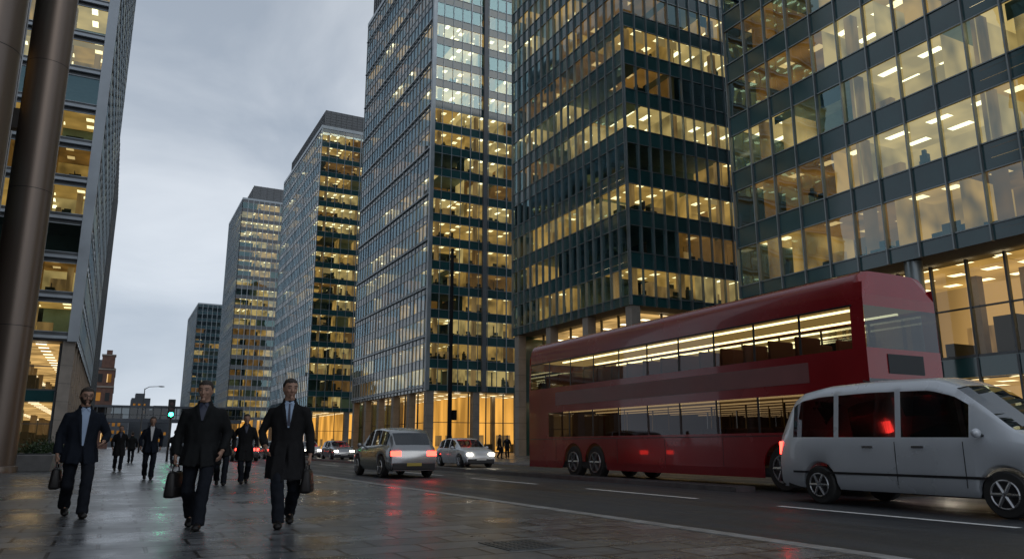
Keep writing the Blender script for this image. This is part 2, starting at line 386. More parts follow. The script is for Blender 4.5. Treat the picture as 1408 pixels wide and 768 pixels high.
    if tie: strip(lambda z:.010+.012*max(0,(1.46-z)/.3),lambda z:0,vz+.02,1.485,.023,M['tie'],'tie')
    for s in (-1,1):
        strip(lambda z:.005+.024*max(0,min(1,(z-vz)/(zt_-vz)))*(1 if z<1.42 else .7),lambda z:s*(vw(z)+.010+.014*(z-vz)/(zt_-vz)),vz,1.485,.024,cm,'lapel',12,4)
        g=MB(); g.poly([front(s*.006,1.508,.030),front(s*.050,1.522,.024),front(s*.042,1.460,.034)],M[shirt]); g.build('shirt_collar',root)
    t=MB(); tm=M['trouser']
    t.tube([(0,.006,1.03+dz),(0,.006,.95+dz),(0,.006,.87+dz),(0,.006,.82+dz)],[(.16,.11),(.17,.12),(.165,.12),(.12,.09)],20,tm)
    for s in (-1,1):
        a=hip[s];k=knee[s];e=ank[s]
        t.tube([a+V((0,.005,.02)),a.lerp(k,.3),a.lerp(k,.7),k,k.lerp(e,.35),k.lerp(e,.7),e+V((0,.01,-.030))],[.100,.096,.084,.077,.076,.071,.072],16,tm)
    to=t.build('trousers',root); finish(to,vx,2,.017,(9,9,6))
    for s in (-1,1):
        q=MB(); e=ank[s]
        if s==lead: pts=[e+V((0,.065,-.055)),e+V((0,.04,-.045)),e+V((0,-.05,-.045)),e+V((0,-.14,-.045)),e+V((0,-.2,-.045)),e+V((0,-.225,-.05))]; 
        else: pts=[e+V((0,.075,-.03)),e+V((0,.05,-.03)),e+V((0,-.04,-.06)),e+V((0,-.12,-.105)),e+V((0,-.185,-.115)),e+V((0,-.21,-.115))]
        q.tube(pts,[(.028,.03),(.040,.048),(.045,.050),(.052,.040),(.046,.032),(.026,.020)],14,M['leather'],ref=(1,0,0))
        q.tube([e.lerp(knee[s],.28),e+V((0,0,-.03))],[.052,.052],12,M['leather'])
        qo=q.build('shoe',root); finish(qo,.011 if det>=1 else .016,1)
    k=H/1.8; root.scale=(k,k,k); root.location=(loc[0],loc[1],loc[2]-.010); root.rotation_euler=(0,0,rz)
    if hold:
        return Matrix.Translation(Vector(loc))@Matrix.Rotation(rz,4,'Z')@(V((wr[hold].x-hold*.018,wr[hold].y,wr[hold].z-.115))*k)
def briefcase(label,hp,rz,L=.38,Hh=.28,Wd=.12):
    r=thing('briefcase',label,'briefcase',(0,0,0))
    lz=-.075
    b=MB(); b.hexa([(-Wd/2,-L/2,lz-Hh),(Wd/2,-L/2,lz-Hh),(Wd/2,L/2,lz-Hh),(-Wd/2,L/2,lz-Hh),(-Wd*.30,-L*.44,lz),(Wd*.30,-L*.44,lz),(Wd*.30,L*.44,lz),(-Wd*.30,L*.44,lz)],M['leather']); b.build('case_body',r,bevel=.035,smooth=True)
    b=MB(); b.tube([(0,-.10,lz-.01),(0,-.085,lz+.05),(0,-.05,0),(0,.05,0),(0,.085,lz+.05),(0,.10,lz-.01)],[.008,.009,.011,.011,.009,.008],8,M['leather']); b.build('handle',r,smooth=True)
    for s in (-1,1):
        b=MB(); b.box(s*Wd*.46-.012,s*Wd*.46+.004,-L*.40,L*.40,lz-Hh*.62,lz-Hh*.59,M['black']); b.build('pocket_seam',r)
    for y in (-.1,.1):
        b=MB(); b.box(-Wd*.2,Wd*.2,y-.012,y+.012,lz-.004,lz+.008,M['black']); b.build('buckle',r)
    r.location=hp; r.rotation_euler=(0,0,rz)
hp=person('bearded man in glasses and open dark coat over pale blue shirt, walking at left',(-.35,12.5,0),R(8),1.84,False,.34,1,-1,'coat1','shirt',1.0,False,1.,True,True,bulk=1.06,free=(.24,-.22,1.05),turn=R(4),tip=R(4))
briefcase('black briefcase carried by the bearded man at left',hp,R(-5),.34,.28,.14)
hp=person('man in black jacket and dark trousers walking in the middle of the three',(1.0,10.15,0),R(-12),1.80,False,.30,1,-1,'coat2','tie',1.3,False,1.,bulk=1.08,free=(.25,-.10,.94),turn=R(-8),tip=R(5))
briefcase('black briefcase carried by the middle walking man',hp,R(-26),.36,.30,.14)
hp=person('man in long charcoal overcoat, pale blue shirt and tie, rightmost of the three',(1.98,9.95,0),R(-10),1.87,True,.35,-1,1,'coat3','shirt',1.2,True,1.,bulk=1.03,free=(.25,-.14,.98),turn=R(14),tip=R(3))
briefcase('black briefcase carried by the man in the long overcoat',hp,R(-22),.34,.28,.14)
person('man in dark suit and open white shirt walking behind, between left and middle men',(1.08,25,0),R(0),1.82,False,.24,1,0,'coat1','shirtw',1.1,False,.5)
person('person in long dark coat walking between the middle man and the overcoat man',(3.15,21.2,0),R(-5),1.80,True,.24,-1,0,'coat3','tie',1.3,False,.5)
person('person in dark jacket half hidden behind the middle walking man',(2.52,20.5,0),R(-5),1.74,False,.28,1,0,'coat2','tie',1.3,False,.5)
person('person in dark coat walking beyond the bearded man',(.36,33.6,0),R(5),1.76,True,.24,1,0,'coat3','tie',1.3,False,.5)
person('smallest distant person on the pavement left of the suited man',(1.1,48,0),R(180),1.74,False,.24,1,0,'coat2','shirtw',1.3,False,.5)
person('distant person in dark jacket near the green traffic signal',(2.85,41.4,0),R(180),1.72,False,.24,-1,0,'coat2','tie',1.3,False,.5)
person('person in long coat on the plaza beside the dark tower, left of a pair',(25.9,52,0),R(30),1.76,True,.14,1,0,'coat3','tie',1.3,False,.5)
person('person in jacket on the plaza beside the dark tower, right of a pair',(26.7,52.3,0),R(-30),1.72,False,.14,-1,0,'coat2','tie',1.3,False,.5)
bpy.data.scenes.remove(TS)
# ------------------------------------------------------------------ camera / world
cd=bpy.data.cameras.new('camera'); cam=bpy.data.objects.new('camera',cd); COL.objects.link(cam); S.camera=cam
cd.sensor_width=36; cd.lens=36*F/1408; cd.clip_end=3000; cd.clip_start=.05
cam.location=CAMP; cam.rotation_euler=(R(90)+TILT,0,-YAW)
S.view_settings.view_transform='Standard'; S.view_settings.look='None'; S.view_settings.exposure=0
w=bpy.data.worlds.new('World'); S.world=w; w.use_nodes=True; nt=w.node_tree; nt.nodes.clear()
wo=nt.nodes.new('ShaderNodeOutputWorld')
sk=nt.nodes.new('ShaderNodeTexSky'); sk.sky_type='NISHITA'; sk.sun_disc=False; sk.sun_elevation=R(12); sk.sun_rotation=R(200)
b1=nd(nt,'ShaderNodeBackground',Strength=.07); lk(nt,sk.outputs[0],b1.inputs[0])
tc=nt.nodes.new('ShaderNodeTexCoord'); mp=nt.nodes.new('ShaderNodeMapping'); mp.inputs['Scale'].default_value=(1,1,1.8); lk(nt,tc.outputs['Generated'],mp.inputs[0])
n1=nd(nt,'ShaderNodeTexNoise',Scale=3.0,Detail=8.0,Roughness=.52,Distortion=.4); lk(nt,mp.outputs[0],n1.inputs['Vector'])
cr=nt.nodes.new('ShaderNodeValToRGB'); cr.color_ramp.elements[0].position=.34; cr.color_ramp.elements[0].color=(.45,.52,.62,1)
cr.color_ramp.elements[1].position=.66; cr.color_ramp.elements[1].color=(.76,.82,.90,1); lk(nt,n1.outputs['Fac'],cr.inputs[0])
sx=nt.nodes.new('ShaderNodeSeparateXYZ'); lk(nt,tc.outputs['Generated'],sx.inputs[0])
mr=nd(nt,'ShaderNodeMapRange'); mr.inputs['From Min'].default_value=0; mr.inputs['From Max'].default_value=.6; mr.inputs['To Min'].default_value=1.12; mr.inputs['To Max'].default_value=.80
lk(nt,sx.outputs[2],mr.inputs[0])
b2=nd(nt,'ShaderNodeBackground'); lk(nt,cr.outputs[0],b2.inputs[0]); lk(nt,mr.outputs[0],b2.inputs[1])
ms=nd(nt,'ShaderNodeMixShader'); ms.inputs[0].default_value=.92; lk(nt,b1.outputs[0],ms.inputs[1]); lk(nt,b2.outputs[0],ms.inputs[2]); lk(nt,ms.outputs[0],wo.inputs[0])
sl=bpy.data.lights.new('sun','SUN'); sl.energy=.2; sl.angle=R(20); sl.color=(1,.97,.93); so=bpy.data.objects.new('sun',sl); COL.objects.link(so)
so.rotation_euler=(R(60),0,R(20))
# ------------------------------------------------------------------ ground
def paving():
    m,nt,out=newmat('wet_stone_paving')
    b=nd(nt,'ShaderNodeBsdfPrincipled'); b.inputs['Specular IOR Level'].default_value=.5
    v=pos(nt)
    br=nt.nodes.new('ShaderNodeTexBrick'); lk(nt,v,br.inputs['Vector'])
    br.inputs['Color1'].default_value=(.075,.080,.087,1); br.inputs['Color2'].default_value=(.165,.172,.180,1); br.inputs['Mortar'].default_value=(.008,.008,.009,1)
    br.inputs['Scale'].default_value=1; br.inputs['Brick Width'].default_value=.8; br.inputs['Row Height'].default_value=.5; br.inputs['Mortar Size'].default_value=.018; br.inputs['Mortar Smooth'].default_value=.1; br.inputs['Bias'].default_value=-.1
    n=nd(nt,'ShaderNodeTexNoise',Scale=.45,Detail=6.0,Roughness=.6); lk(nt,v,n.inputs['Vector'])
    n2=nd(nt,'ShaderNodeTexNoise',Scale=5.0,Detail=6.0,Roughness=.7); lk(nt,v,n2.inputs['Vector'])
    r=nd(nt,'ShaderNodeMapRange'); r.inputs['From Min'].default_value=.35; r.inputs['From Max'].default_value=.65; r.inputs['To Min'].default_value=.65; r.inputs['To Max'].default_value=1.3
    lk(nt,n2.outputs[0],r.inputs[0])
    mx=nd(nt,'ShaderNodeVectorMath',operation='SCALE'); lk(nt,br.outputs['Color'],mx.inputs[0]); lk(nt,r.outputs[0],mx.inputs['Scale']); lk(nt,mx.outputs[0],b.inputs['Base Color'])
    r2=nd(nt,'ShaderNodeMapRange'); r2.inputs['From Min'].default_value=.36; r2.inputs['From Max'].default_value=.56; r2.inputs['To Min'].default_value=.13; r2.inputs['To Max'].default_value=.32
    lk(nt,n.outputs[0],r2.inputs[0])
    ad=nd(nt,'ShaderNodeMath',operation='MULTIPLY_ADD'); lk(nt,n2.outputs[0],ad.inputs[0]); ad.inputs[1].default_value=.25; lk(nt,r2.outputs[0],ad.inputs[2])
    sb=nd(nt,'ShaderNodeMath',operation='SUBTRACT'); lk(nt,ad.outputs[0],sb.inputs[0]); sb.inputs[1].default_value=.08; lk(nt,sb.outputs[0],b.inputs['Roughness'])
    iv=nd(nt,'ShaderNodeMath',operation='MULTIPLY_ADD'); lk(nt,br.outputs['Fac'],iv.inputs[0]); iv.inputs[1].default_value=-1.; iv.inputs[2].default_value=1.
    ad2=nd(nt,'ShaderNodeMath',operation='MULTIPLY_ADD'); lk(nt,n2.outputs[0],ad2.inputs[0]); ad2.inputs[1].default_value=.5; lk(nt,iv.outputs[0],ad2.inputs[2])
    bp=nd(nt,'ShaderNodeBump',Strength=.7,Distance=.010); lk(nt,ad2.outputs[0],bp.inputs['Height']); lk(nt,bp.outputs[0],b.inputs['Normal'])
    lk(nt,b.outputs[0],out.inputs[0]); return m
def asphalt():
    m,nt,out=newmat('damp_asphalt')
    b=nd(nt,'ShaderNodeBsdfPrincipled'); b.inputs['Specular IOR Level'].default_value=.35; v=pos(nt)
    n=nd(nt,'ShaderNodeTexNoise',Scale=70.0,Detail=3.0); lk(nt,v,n.inputs['Vector'])
    v2=pos(nt,(1,.12,1)); n2=nd(nt,'ShaderNodeTexNoise',Scale=1.1,Detail=6.0,Roughness=.6); lk(nt,v2,n2.inputs['Vector'])
    cr=nt.nodes.new('ShaderNodeValToRGB'); cr.color_ramp.elements[0].position=.35; cr.color_ramp.elements[0].color=(.016,.018,.021,1); cr.color_ramp.elements[1].position=.7; cr.color_ramp.elements[1].color=(.042,.045,.05,1)
    lk(nt,n2.outputs[0],cr.inputs[0]); 
    mxx=nd(nt,'ShaderNodeMix',data_type='RGBA',blend_type='MULTIPLY'); mxx.inputs[0].default_value=.6; lk(nt,cr.outputs[0],mxx.inputs[6]); 
    cr3=nt.nodes.new('ShaderNodeValToRGB'); cr3.color_ramp.elements[0].position=.3; cr3.color_ramp.elements[0].color=(.4,.4,.4,1); cr3.color_ramp.elements[1].position=.75; cr3.color_ramp.elements[1].color=(1.8,1.8,1.8,1); lk(nt,n.outputs[0],cr3.inputs[0]); lk(nt,cr3.outputs[0],mxx.inputs[7])
    lk(nt,mxx.outputs[2],b.inputs['Base Color'])
    r=nd(nt,'ShaderNodeMapRange'); r.inputs['From Min'].default_value=.38; r.inputs['From Max'].default_value=.62; r.inputs['To Min'].default_value=.36; r.inputs['To Max'].default_value=.62
    lk(nt,n2.outputs[0],r.inputs[0]); lk(nt,r.outputs[0],b.inputs['Roughness'])
    bp=nd(nt,'ShaderNodeBump',Strength=.8,Distance=.012); lk(nt,n.outputs[0],bp.inputs['Height']); lk(nt,bp.outputs[0],b.inputs['Normal'])
    lk(nt,b.outputs[0],out.inputs[0]); return m
def wornpaint(name,col):
    m,nt,out=newmat(name)
    b=nd(nt,'ShaderNodeBsdfPrincipled'); b.inputs['Roughness'].default_value=.55
    n=nd(nt,'ShaderNodeTexNoise',Scale=22.0,Detail=5.0,Roughness=.7); lk(nt,pos(nt),n.inputs['Vector'])
    cr=nt.nodes.new('ShaderNodeValToRGB'); cr.color_ramp.elements[0].position=.34; cr.color_ramp.elements[0].color=(.045,.045,.045,1); cr.color_ramp.elements[1].position=.46; cr.color_ramp.elements[1].color=c4(col)
    lk(nt,n.outputs[0],cr.inputs[0]); lk(nt,cr.outputs[0],b.inputs['Base Color']); lk(nt,b.outputs[0],out.inputs[0]); return m
PAV=paving(); ASP=asphalt(); KERB=pbr('granite_kerb',(.24,.24,.24),.45,0,.35,4,bump=.3,bs=60); KERBD=pbr('dark_median_kerb',(.08,.08,.083),.5,0,.35,4,bump=.3,bs=60); WP=wornpaint('worn_white_road_paint',(.7,.7,.68)); YREFL=wornpaint('yellow_kerb_reflection_paint',(.28,.19,.04))  # the yellow colour stands in for golden reflected light
def flat(name,x0,x1,y0,y1,z,m):
    b=MB(); b.quad((x0,y0,z),(x1,y0,z),(x1,y1,z),(x0,y1,z),m); return struct(b.build(name))
flat('ground',-900,900,-300,1500,-.16,ASP)
flat('road',6.2,20.6,-40,900,-.12,ASP)
b=MB(); b.box(-60,6.05,-40,900,-.13,0,PAV); struct(b.build('pavement'))
b=MB(); b.box(20.75,140,-40,900,-.13,0,PAV); struct(b.build('plaza_pavement'))
def kerbrow(rows,y0,y1,m=None):
    b=MB()
    for x0,x1 in rows:
        y=y0
        while y<y1: b.box(x0,x1,y,y+.905,-.13,.004+random.uniform(-.002,.003),m or KERB); y+=.915
    return b
struct(kerbrow([(6.06,6.28)],-20,160).build('kerb'))
struct(kerbrow([(20.54,20.74)],-20,160).build('far_kerb'))
b=kerbrow([(13.2,13.3),(13.7,13.8)],14.2,75,KERBD); b.box(13.31,13.69,14.2,75.5,-.13,-.002,ASP); b.box(13.2,13.8,14.0,14.19,-.13,.0,KERBD)
struct(b.build('median_kerb'))
b=MB()
for y0,y1 in ((-6,-2.2),(.2,4.0),(6.3,10.5),(12.7,16.9),(19.5,24),(26.5,31),(33.5,38),(41,45),(49,53),(57,61),(66,70),(76,80),(88,92),(102,106)):
    b.quad((10.82,y0,-.114),(10.97,y0,-.114),(10.97,y1,-.114),(10.82,y1,-.114),WP)
struct(b.build('lane_marking'))
b=MB()
for x in (6.52,6.74): b.quad((x,-20,-.114),(x+.09,-20,-.114),(x+.09,95,-.114),(x,95,-.114),YREFL)  # yellow strips imitate the golden reflection along the kerb
struct(b.build('kerb_reflection_line'))
for i,(x,y) in enumerate(((6.3,9.0),(6.3,21.5))):
    b=MB(); b.box(x,x+.4,y,y+.4,-.119,-.105,M['black'])
    for k in range(6): b.box(x+.02,x+.38,y+.03+k*.062,y+.055+k*.062,-.105,-.098,M['alu_dark'])
    tag(b.build('drain_grate'),['iron drain grate in the gutter nearer the camera','iron drain grate in the gutter farther along the kerb'][i],'drain')
b=MB(); b.box(3.4,4.0,6.6,7.3,.001,.006,M['alu_dark'])
for k in range(7):
    for j in range(6): b.box(3.44+j*.09,3.49+j*.09,6.64+k*.09,6.69+k*.09,.006,.010,M['alu_dark'])
tag(b.build('access_cover'),'square iron access cover set in the near pavement','manhole cover')
# ------------------------------------------------------------------ towers
def frame(ox,oy,dx,dy):
    nx,ny=dy,-dx
    def P(u,z,o=0): return (ox+dx*u+nx*o,oy+dy*u+ny*o,z)
    return P,(nx,ny)
def tower(name,label,foot,faces,z0,z1,fh,sp,frm,spm,glm,lit,depth=5.,fin=.16,finw=.07,nwin=100,furn=True,rear=('x1','y1'),sill=.3,thickevery=0,jit=.006,blindp=.06,cat='office building',pod=0):
    x0,x1,y0,y1=foot
    if not isinstance(spm,tuple): spm=(spm,spm)
    if not isinstance(glm,tuple): glm=(glm,glm)
    root=thing(name,label,cat,((x0+x1)/2,(y0+y1)/2,0))
    nf=int(round((z1-z0)/fh)); z1=z0+nf*fh
    b=MB()
    for k in range(nf+1):
        z=z0+k*fh; b.box(x0+.1,x1-.1,y0+.1,y1-.1,z-.42,z,M['slab'])
    b.build('floor_slab',root)
    iny0=y0+depth+.3;iny1=y1-.2;inx0=x0+.2;inx1=x1-.2
    if 'x1' in rear: inx0=x0+depth+.3
    else: inx1=x1-depth-.3
    b=MB(); b.box(inx0,inx1,iny0,iny1,z0-.5,z1-.6,M['core'])
    if pod:
        if 'x1' in rear: b.box(x0+pod,inx1,y0+pod,iny1,.02,z0-.52,M['core'])
        else: b.box(inx0,x1-pod,y0+pod,iny1,.02,z0-.52,M['core'])
    if 'x1' in rear: b.box(x1-.1,x1,y0+.05,y1,0,z1,spm[0])
    if 'x0' in rear: b.box(x0,x0+.1,y0+.05,y1,0,z1,spm[0])
    b.box(x0+.12,x1-.12,y1-.1,y1+.003,0,z1,spm[0])
    b.build('rear_wall',root)
    inter=MB(); fu=MB(); bl=MB(); mul=MB(); wins=[]
    for fi,(ox,oy,dx,dy,L,bay,cs,ce,near) in enumerate(faces):
        P,n=frame(ox,oy,dx,dy); nb=int(round(L/bay)); bw=L/nb
        for k in range(nf):
            zf=z0+k*fh; zc=zf+fh-.46; wz0=zf+sill; wz1=zf+fh-(sp-sill)
            pl=lit(k,fi,nf); spn=MB()
            i=0; prev=-1
            while i<nb:
                j=min(nb,i+random.randint(1,4)); u0=i*bw;u1=j*bw
                st=0
                if random.random()<pl: st=random.choices((1,2,3),(.18,.52,.30))[0]
                elif random.random()<.10: st=1
                a0,a1=(u0,u1) if near else (max(u0,cs),min(u1,L-ce))
                zz=zc-(0 if near else .012)
                if a1>a0:
                    inter.quad(P(a0,zz,-depth),P(a1,zz,-depth),P(a1,zz,-.12),P(a0,zz,-.12),CE[st])
                    inter.quad(P(a0,zf+.012,-.12),P(a1,zf+.012,-.12),P(a1,zf+.012,-depth),P(a0,zf+.012,-depth),FL[st])
                w0,w1=max(u0,cs),min(u1,L-ce)
                if w1>w0:
                    dd=depth*random.uniform(.6,1)
                    inter.quad(P(w0,zf,-dd),P(w1,zf,-dd),P(w1,zc,-dd),P(w0,zc,-dd),WA[st])
                    if st and random.random()<.5: fu.obox(P,w0+.3,w0+.3+min(1.,(w1-w0)*.5),-dd+.03,-dd+.1,zf+.02,zf+2.1,M['furn'])
                    if prev!=st or random.random()<.4:
                        mm=max(prev,st); inter.quad(P(w0+.02,zf,-.9),P(w0+.02,zf,-dd),P(w0+.02,zc,-dd),P(w0+.02,zc,-.9),WA[mm if mm>0 else 0])
                if st and furn:
                    for q in range(i,j):
                        um=(q+random.uniform(.2,.8))*bw
                        if um<.6 or um>L-.6: continue
                        if random.random()<.75:
                            o=-random.uniform(.7,2.4); wd=random.uniform(.5,.8)
                            fu.obox(P,um-wd,um+wd,o-.7,o,zf+.02,zf+.74,M['furn'])
                            if random.random()<.8:
                                fu.obox(P,um-.28,um+.28,o-.35,o-.3,zf+.85,zf+1.2,M['furn']); 
                            if random.random()<.5:
                                fu.obox(P,um+.32,um+.75,o-.9,o-.8,zf+.5,zf+1.15,M['furn'])
                        if random.random()<.12:
                            o=-random.uniform(1.,3.); fu.obox(P,um-.2,um+.2,o-.25,o,zf+.02,zf+1.5,M['furn']); fu.obox(P,um-.09,um+.09,o-.2,o-.03,zf+1.5,zf+1.75,M['furn'])
                        if random.random()<.2:
                            o=-random.uniform(2.4,3.2); fu.obox(P,um-.6,um+.6,o-.4,o,zf+.02,zf+random.uniform(1.3,2.1),M['furn2'])
                        if q%4==1: fu.obox(P,q*bw-.25,q*bw+.25,-1.5,-1.0,zf+.02,zc-.02,WA[st] if st<2 else M['furn2'])
                if random.random()<blindp*2:
                    for q in range(i,j):
                        if random.random()<.55:
                            h=(wz1-wz0)*random.choice((.2,.35,.5)); bl.quad(P(q*bw+.08,wz1-h,-.2),P((q+1)*bw-.08,wz1-h,-.2),P((q+1)*bw-.08,wz1,-.2),P(q*bw+.08,wz1,-.2),M['blind_glow'] if st>1 else M['blind_dark'])
                prev=st; i=j
            for q in range(nb):
                u0=q*bw;u1=u0+bw
                jj=[random.uniform(-jit,jit) for _ in range(4)]
                pts=[P(u0+.03,wz0,-.03+jj[0]),P(u1-.03,wz0,-.03+jj[1]),P(u1-.03,wz1,-.03+jj[2]),P(u0+.03,wz1,-.03+jj[0]+jj[2]-jj[1])]
                c=Vector(P((u0+u1)/2,(wz0+wz1)/2)); d=CAMP-c; dist=d.length; cosv=(d.x*n[0]+d.y*n[1])/dist
                pr=proj(c); sc=cosv/dist**2 if cosv>0 and pr and -40<pr[0]<1448 and -40<pr[1]<800 else -1
                wins.append((sc,pts,fi))
                jj=[random.uniform(-jit,jit) for _ in range(3)]
                spn.quad(P(u0,wz1+.03,-.01+jj[0]),P(u1,wz1+.03,-.01+jj[1]),P(u1,zf+fh+sill-.03,-.01+jj[2]),P(u0,zf+fh+sill-.03,-.01+jj[0]+jj[2]-jj[1]),spm[fi])
            if k==0: spn.quad(P(0,z0-.45,-.01),P(L,z0-.45,-.01),P(L,z0+sill-.03,-.01),P(0,z0+sill-.03,-.01),spm[fi])
            spn.build('spandrel_panel',root)
            mul.obox(P,0,L,-.06,.05,wz1-.03,wz1+.03,frm); mul.obox(P,0,L,-.06,.05,wz0-.03,wz0+.03,frm)
        for q in range(nb+1):
            th=finw*(2.2 if thickevery and q%thickevery==0 else 1); fd=fin*(1.4 if thickevery and q%thickevery==0 else 1)
            mul.obox(P,q*bw-th/2,q*bw+th/2,-.07,fd,z0-.47,z1,frm)
    inter.build('interior_room',root)
    if fu.v: fu.build('office_furniture',root)
    if bl.v: bl.build('window_blind',root)
    mul.build('window_frame',root)
    wins.sort(key=lambda t:-t[0]); rest=MB()
    for i,(sc,pts,fi) in enumerate(wins):
        if i<nwin and sc>0:
            q=MB(); q.quad(*pts,glm[fi]); q.build('window',root)
        else: rest.quad(*pts,glm[fi])
    o=rest.build('window',root); o['kind']='stuff'
    b=MB(); b.box(x0-.12,x1+.02,y0-.12,y1+.1,z1+.005,z1+.7,frm); b.build('parapet',root)
    return root,z1
def podium(root,faces,z0,rec,colsp,colr,colm,levels,lobw,lobc,lobf,pane=2.4,square=False,ldepth=7.):
    fr=MB(); it=MB()
    for (ox,oy,dx,dy,L,bay,cs,ce,near) in faces:
        P,n=frame(ox,oy,dx,dy)
        s=rec if cs>0 else 0; e=L-rec if ce>0 else L
        zb=0.02
        for li,zt in enumerate(levels):
            zt2=min(zt,z0-.5); last=li==len(levels)-1
            npn=max(1,int((e-s)/pane)); w_=(e-s)/npn
            for q in range(npn):
                g=MB(); g.quad(P(s+q*w_+.04,zb+.1,-rec),P(s+(q+1)*w_-.04,zb+.1,-rec),P(s+(q+1)*w_-.04,zt2 if last else zt2-.9,-rec),P(s+q*w_+.04,zt2 if last else zt2-.9,-rec),M['glass_clear']); g.build('lobby_window',root)
            for q in range(npn+1): fr.obox(P,s+q*w_-.05,s+q*w_+.05,-rec-.08,-rec+.12,zb,zt2,M['alu_dark'])
            fr.obox(P,s,e,-rec-.1,-rec+.08,zb,zb+.12,M['alu_dark'])
            if not last: fr.obox(P,s,e,-rec-.15,-rec+.06,zt2-.9,zt2+.05,M['sp_teal'])
            if zt2-zb>4: fr.obox(P,s,e,-rec-.06,-rec+.06,(zb+zt2)/2-.04,(zb+zt2)/2+.04,M['alu_dark'])
            a=s if near else s+(ldepth if cs>0 else 0); a2=e if near else e-(ldepth if ce>0 else 0)
            zo=0 if near else -.02; zc=zt2-(.1 if last else .95)
            it.quad(P(a,zc+zo,-rec-ldepth),P(a2,zc+zo,-rec-ldepth),P(a2,zc+zo,-rec-.2),P(a,zc+zo,-rec-.2),lobc)
            it.quad(P(a,zb+.01+zo*.2,-rec-.2),P(a2,zb+.01+zo*.2,-rec-.2),P(a2,zb+.01+zo*.2,-rec-ldepth),P(a,zb+.01+zo*.2,-rec-ldepth),lobf)
            bs=s+(ldepth if cs>0 else 0); be=e-(ldepth if ce>0 else 0)
            it.quad(P(bs,zb,-rec-ldepth),P(be,zb,-rec-ldepth),P(be,zc,-rec-ldepth),P(bs,zc,-rec-ldepth),lobw)
            u=bs+2
            while u<be-1:
                it.obox(P,u,u+random.uniform(.4,1.2),-rec-random.uniform(3,5),-rec-2.5,zb+.02,zb+random.choice((1.1,1.1,2.2)),M['furn'])
                if random.random()<.6: it.obox(P,u+1,u+1.5,-rec-4,-rec-3.5,zb+.02,zc-.02,M['stone'])
                if random.random()<.6: it.obox(P,u-.8,u+1.4,-rec-ldepth+.05,-rec-ldepth+.15,zb+.8,zb+2.3,M['furn2'])
                u+=random.uniform(2.,4.5)
            zb=zt2+.05
        nco=max(1,int(round((L-2*colr-.2)/colsp))); st=(L-2*colr-.2)/nco
        for q in range(nco+1):
            if (cs>0 and q==0 and not near): continue
            if (ce>0 and q==nco and not near): continue
            c=MB(); uu=colr+.1+q*st
            if square:
                c.obox(P,uu-colr,uu+colr,-colr*2-.1,-.1,0,z0-.46,colm)
                for zz in range(1,int(z0/1.5)): c.obox(P,uu-colr-.01,uu+colr+.01,-colr*2-.11,-.09,zz*1.5,zz*1.5+.02,M['core'])
                c.build('column',root)
            else:
                p=P(uu,0,-colr-.15); c.tube([(p[0],p[1],0),(p[0],p[1],z0-.46)],[colr,colr],28,colm,cap=False); c.build('column',root,smooth=True)
    fr.build('lobby_frame',root); it.build('lobby_interior',root)
def rfaces(x0,x1,y0,y1,bay,depth):
    return [(x0,y0,1,0,x1-x0,bay,depth,0,True),(x0,y1,0,-1,y1-y0,bay,0,depth,False)]
def lfaces(x0,x1,y0,y1,bay,depth,bay2=None):
    return [(x0,y0,1,0,x1-x0,bay,0,depth,True),(x1,y0,0,1,y1-y0,bay2 or bay,depth,0,False)]
def screen(root,x0,x1,y0,y1,z0,z1,m=None,step=1.2):
    m=m or M['louvre']; b=MB(); b.box(x0,x1,y0,y1,z0,z1,m)
    y=y0
    while y<=y1: b.box(x0-.12,x0-.002,y-.05,y+.05,z0,z1+.05,M['alu_dark']); y+=step
    x=x0
    while x<=x1: b.box(x-.05,x+.05,y0-.12,y0-.002,z0,z1+.05,M['alu_dark']); x+=step
    z=z0+.5
    while z<z1: b.box(x0-.06,x1,y0-.06,y1,z,z+.06,M['alu_dark']); z+=.6
    b.build('roof_screen',root)
XF=34.
EY=12.2
fe=[(XF,EY,1,0,24,2.1,5,0,True),(XF,34.6,0,-1,34.6-EY,1.72,0,5,False)]
E,_=tower('office_block','glass office block at right edge, brightly lit floors behind the red bus',(XF,58,EY,34.6),fe,10.3,44,3.75,1.3,M['alu'],M['sp_teal'],M['glass_teal'],lambda k,f,n:[.85,.92,.4,.8,.75,.35,.5,.35,.35][k%9],fin=.15,finw=.07,depth=6.5,pod=8.4)
podium(E,fe,10.3,2.2,11.,.42,M['alu'],[5.0,10.3],M['shop_wall'],CE[2],FL[2],pane=1.7,ldepth=6)
fd=rfaces(XF,60,46,65.3,1.2,5.5)
D,_=tower('office_tower','dark teal glass tower with alternating lit floors, behind the red bus roof',(XF,60,46,65.3),fd,11.8,56,3.4,1.25,M['alu'],M['sp_teal'],M['glass_teal'],lambda k,f,n:([.92,.15,.92,.15,.9,.12,.85,.25][k%8] if f==0 else [.5,.25,.5,.25,.5,.3,.5,.25][k%8]),fin=.18,finw=.05,depth=5.5,pod=9.2)
podium(D,fd,11.8,2.0,6.4,.4,M['stone'],[6.,11.8],M['shop_wall'],M['lobby_ceil'],M['glowing_lobby_floor'],square=True)
fc=rfaces(XF,60,88.4,121.5,1.4,5.)
Cc,zt=tower('office_tower','tallest central glass tower with pale metal grid and amber lobby',(XF,60,88.4,121.5),fc,8.0,74,3.15,1.1,M['alu_pale'],(M['sp_teal'],M['sp_blue']),(M['glass_teal'],M['glass_blue']),lambda k,f,n:(.82 if k<16 else .4) if f==0 else (.38 if k<9 else .12),fin=.07,finw=.06,thickevery=4,pod=9.2)
b=MB()
b.box(41.3,41.9,88.4-.45,88.36,7.6,zt+.7,M['louvre'])
b.box(XF-.3,XF+.2,88.4-.3,88.4+.2,7.6,zt+.7,M['alu_pale'])
for k in range(0,21,2): b.box(XF-.22,XF-.06,88.8,121.5,8.0+k*3.15-.07,8.0+k*3.15+.07,M['alu_pale'])
b.build('facade_pier',Cc)
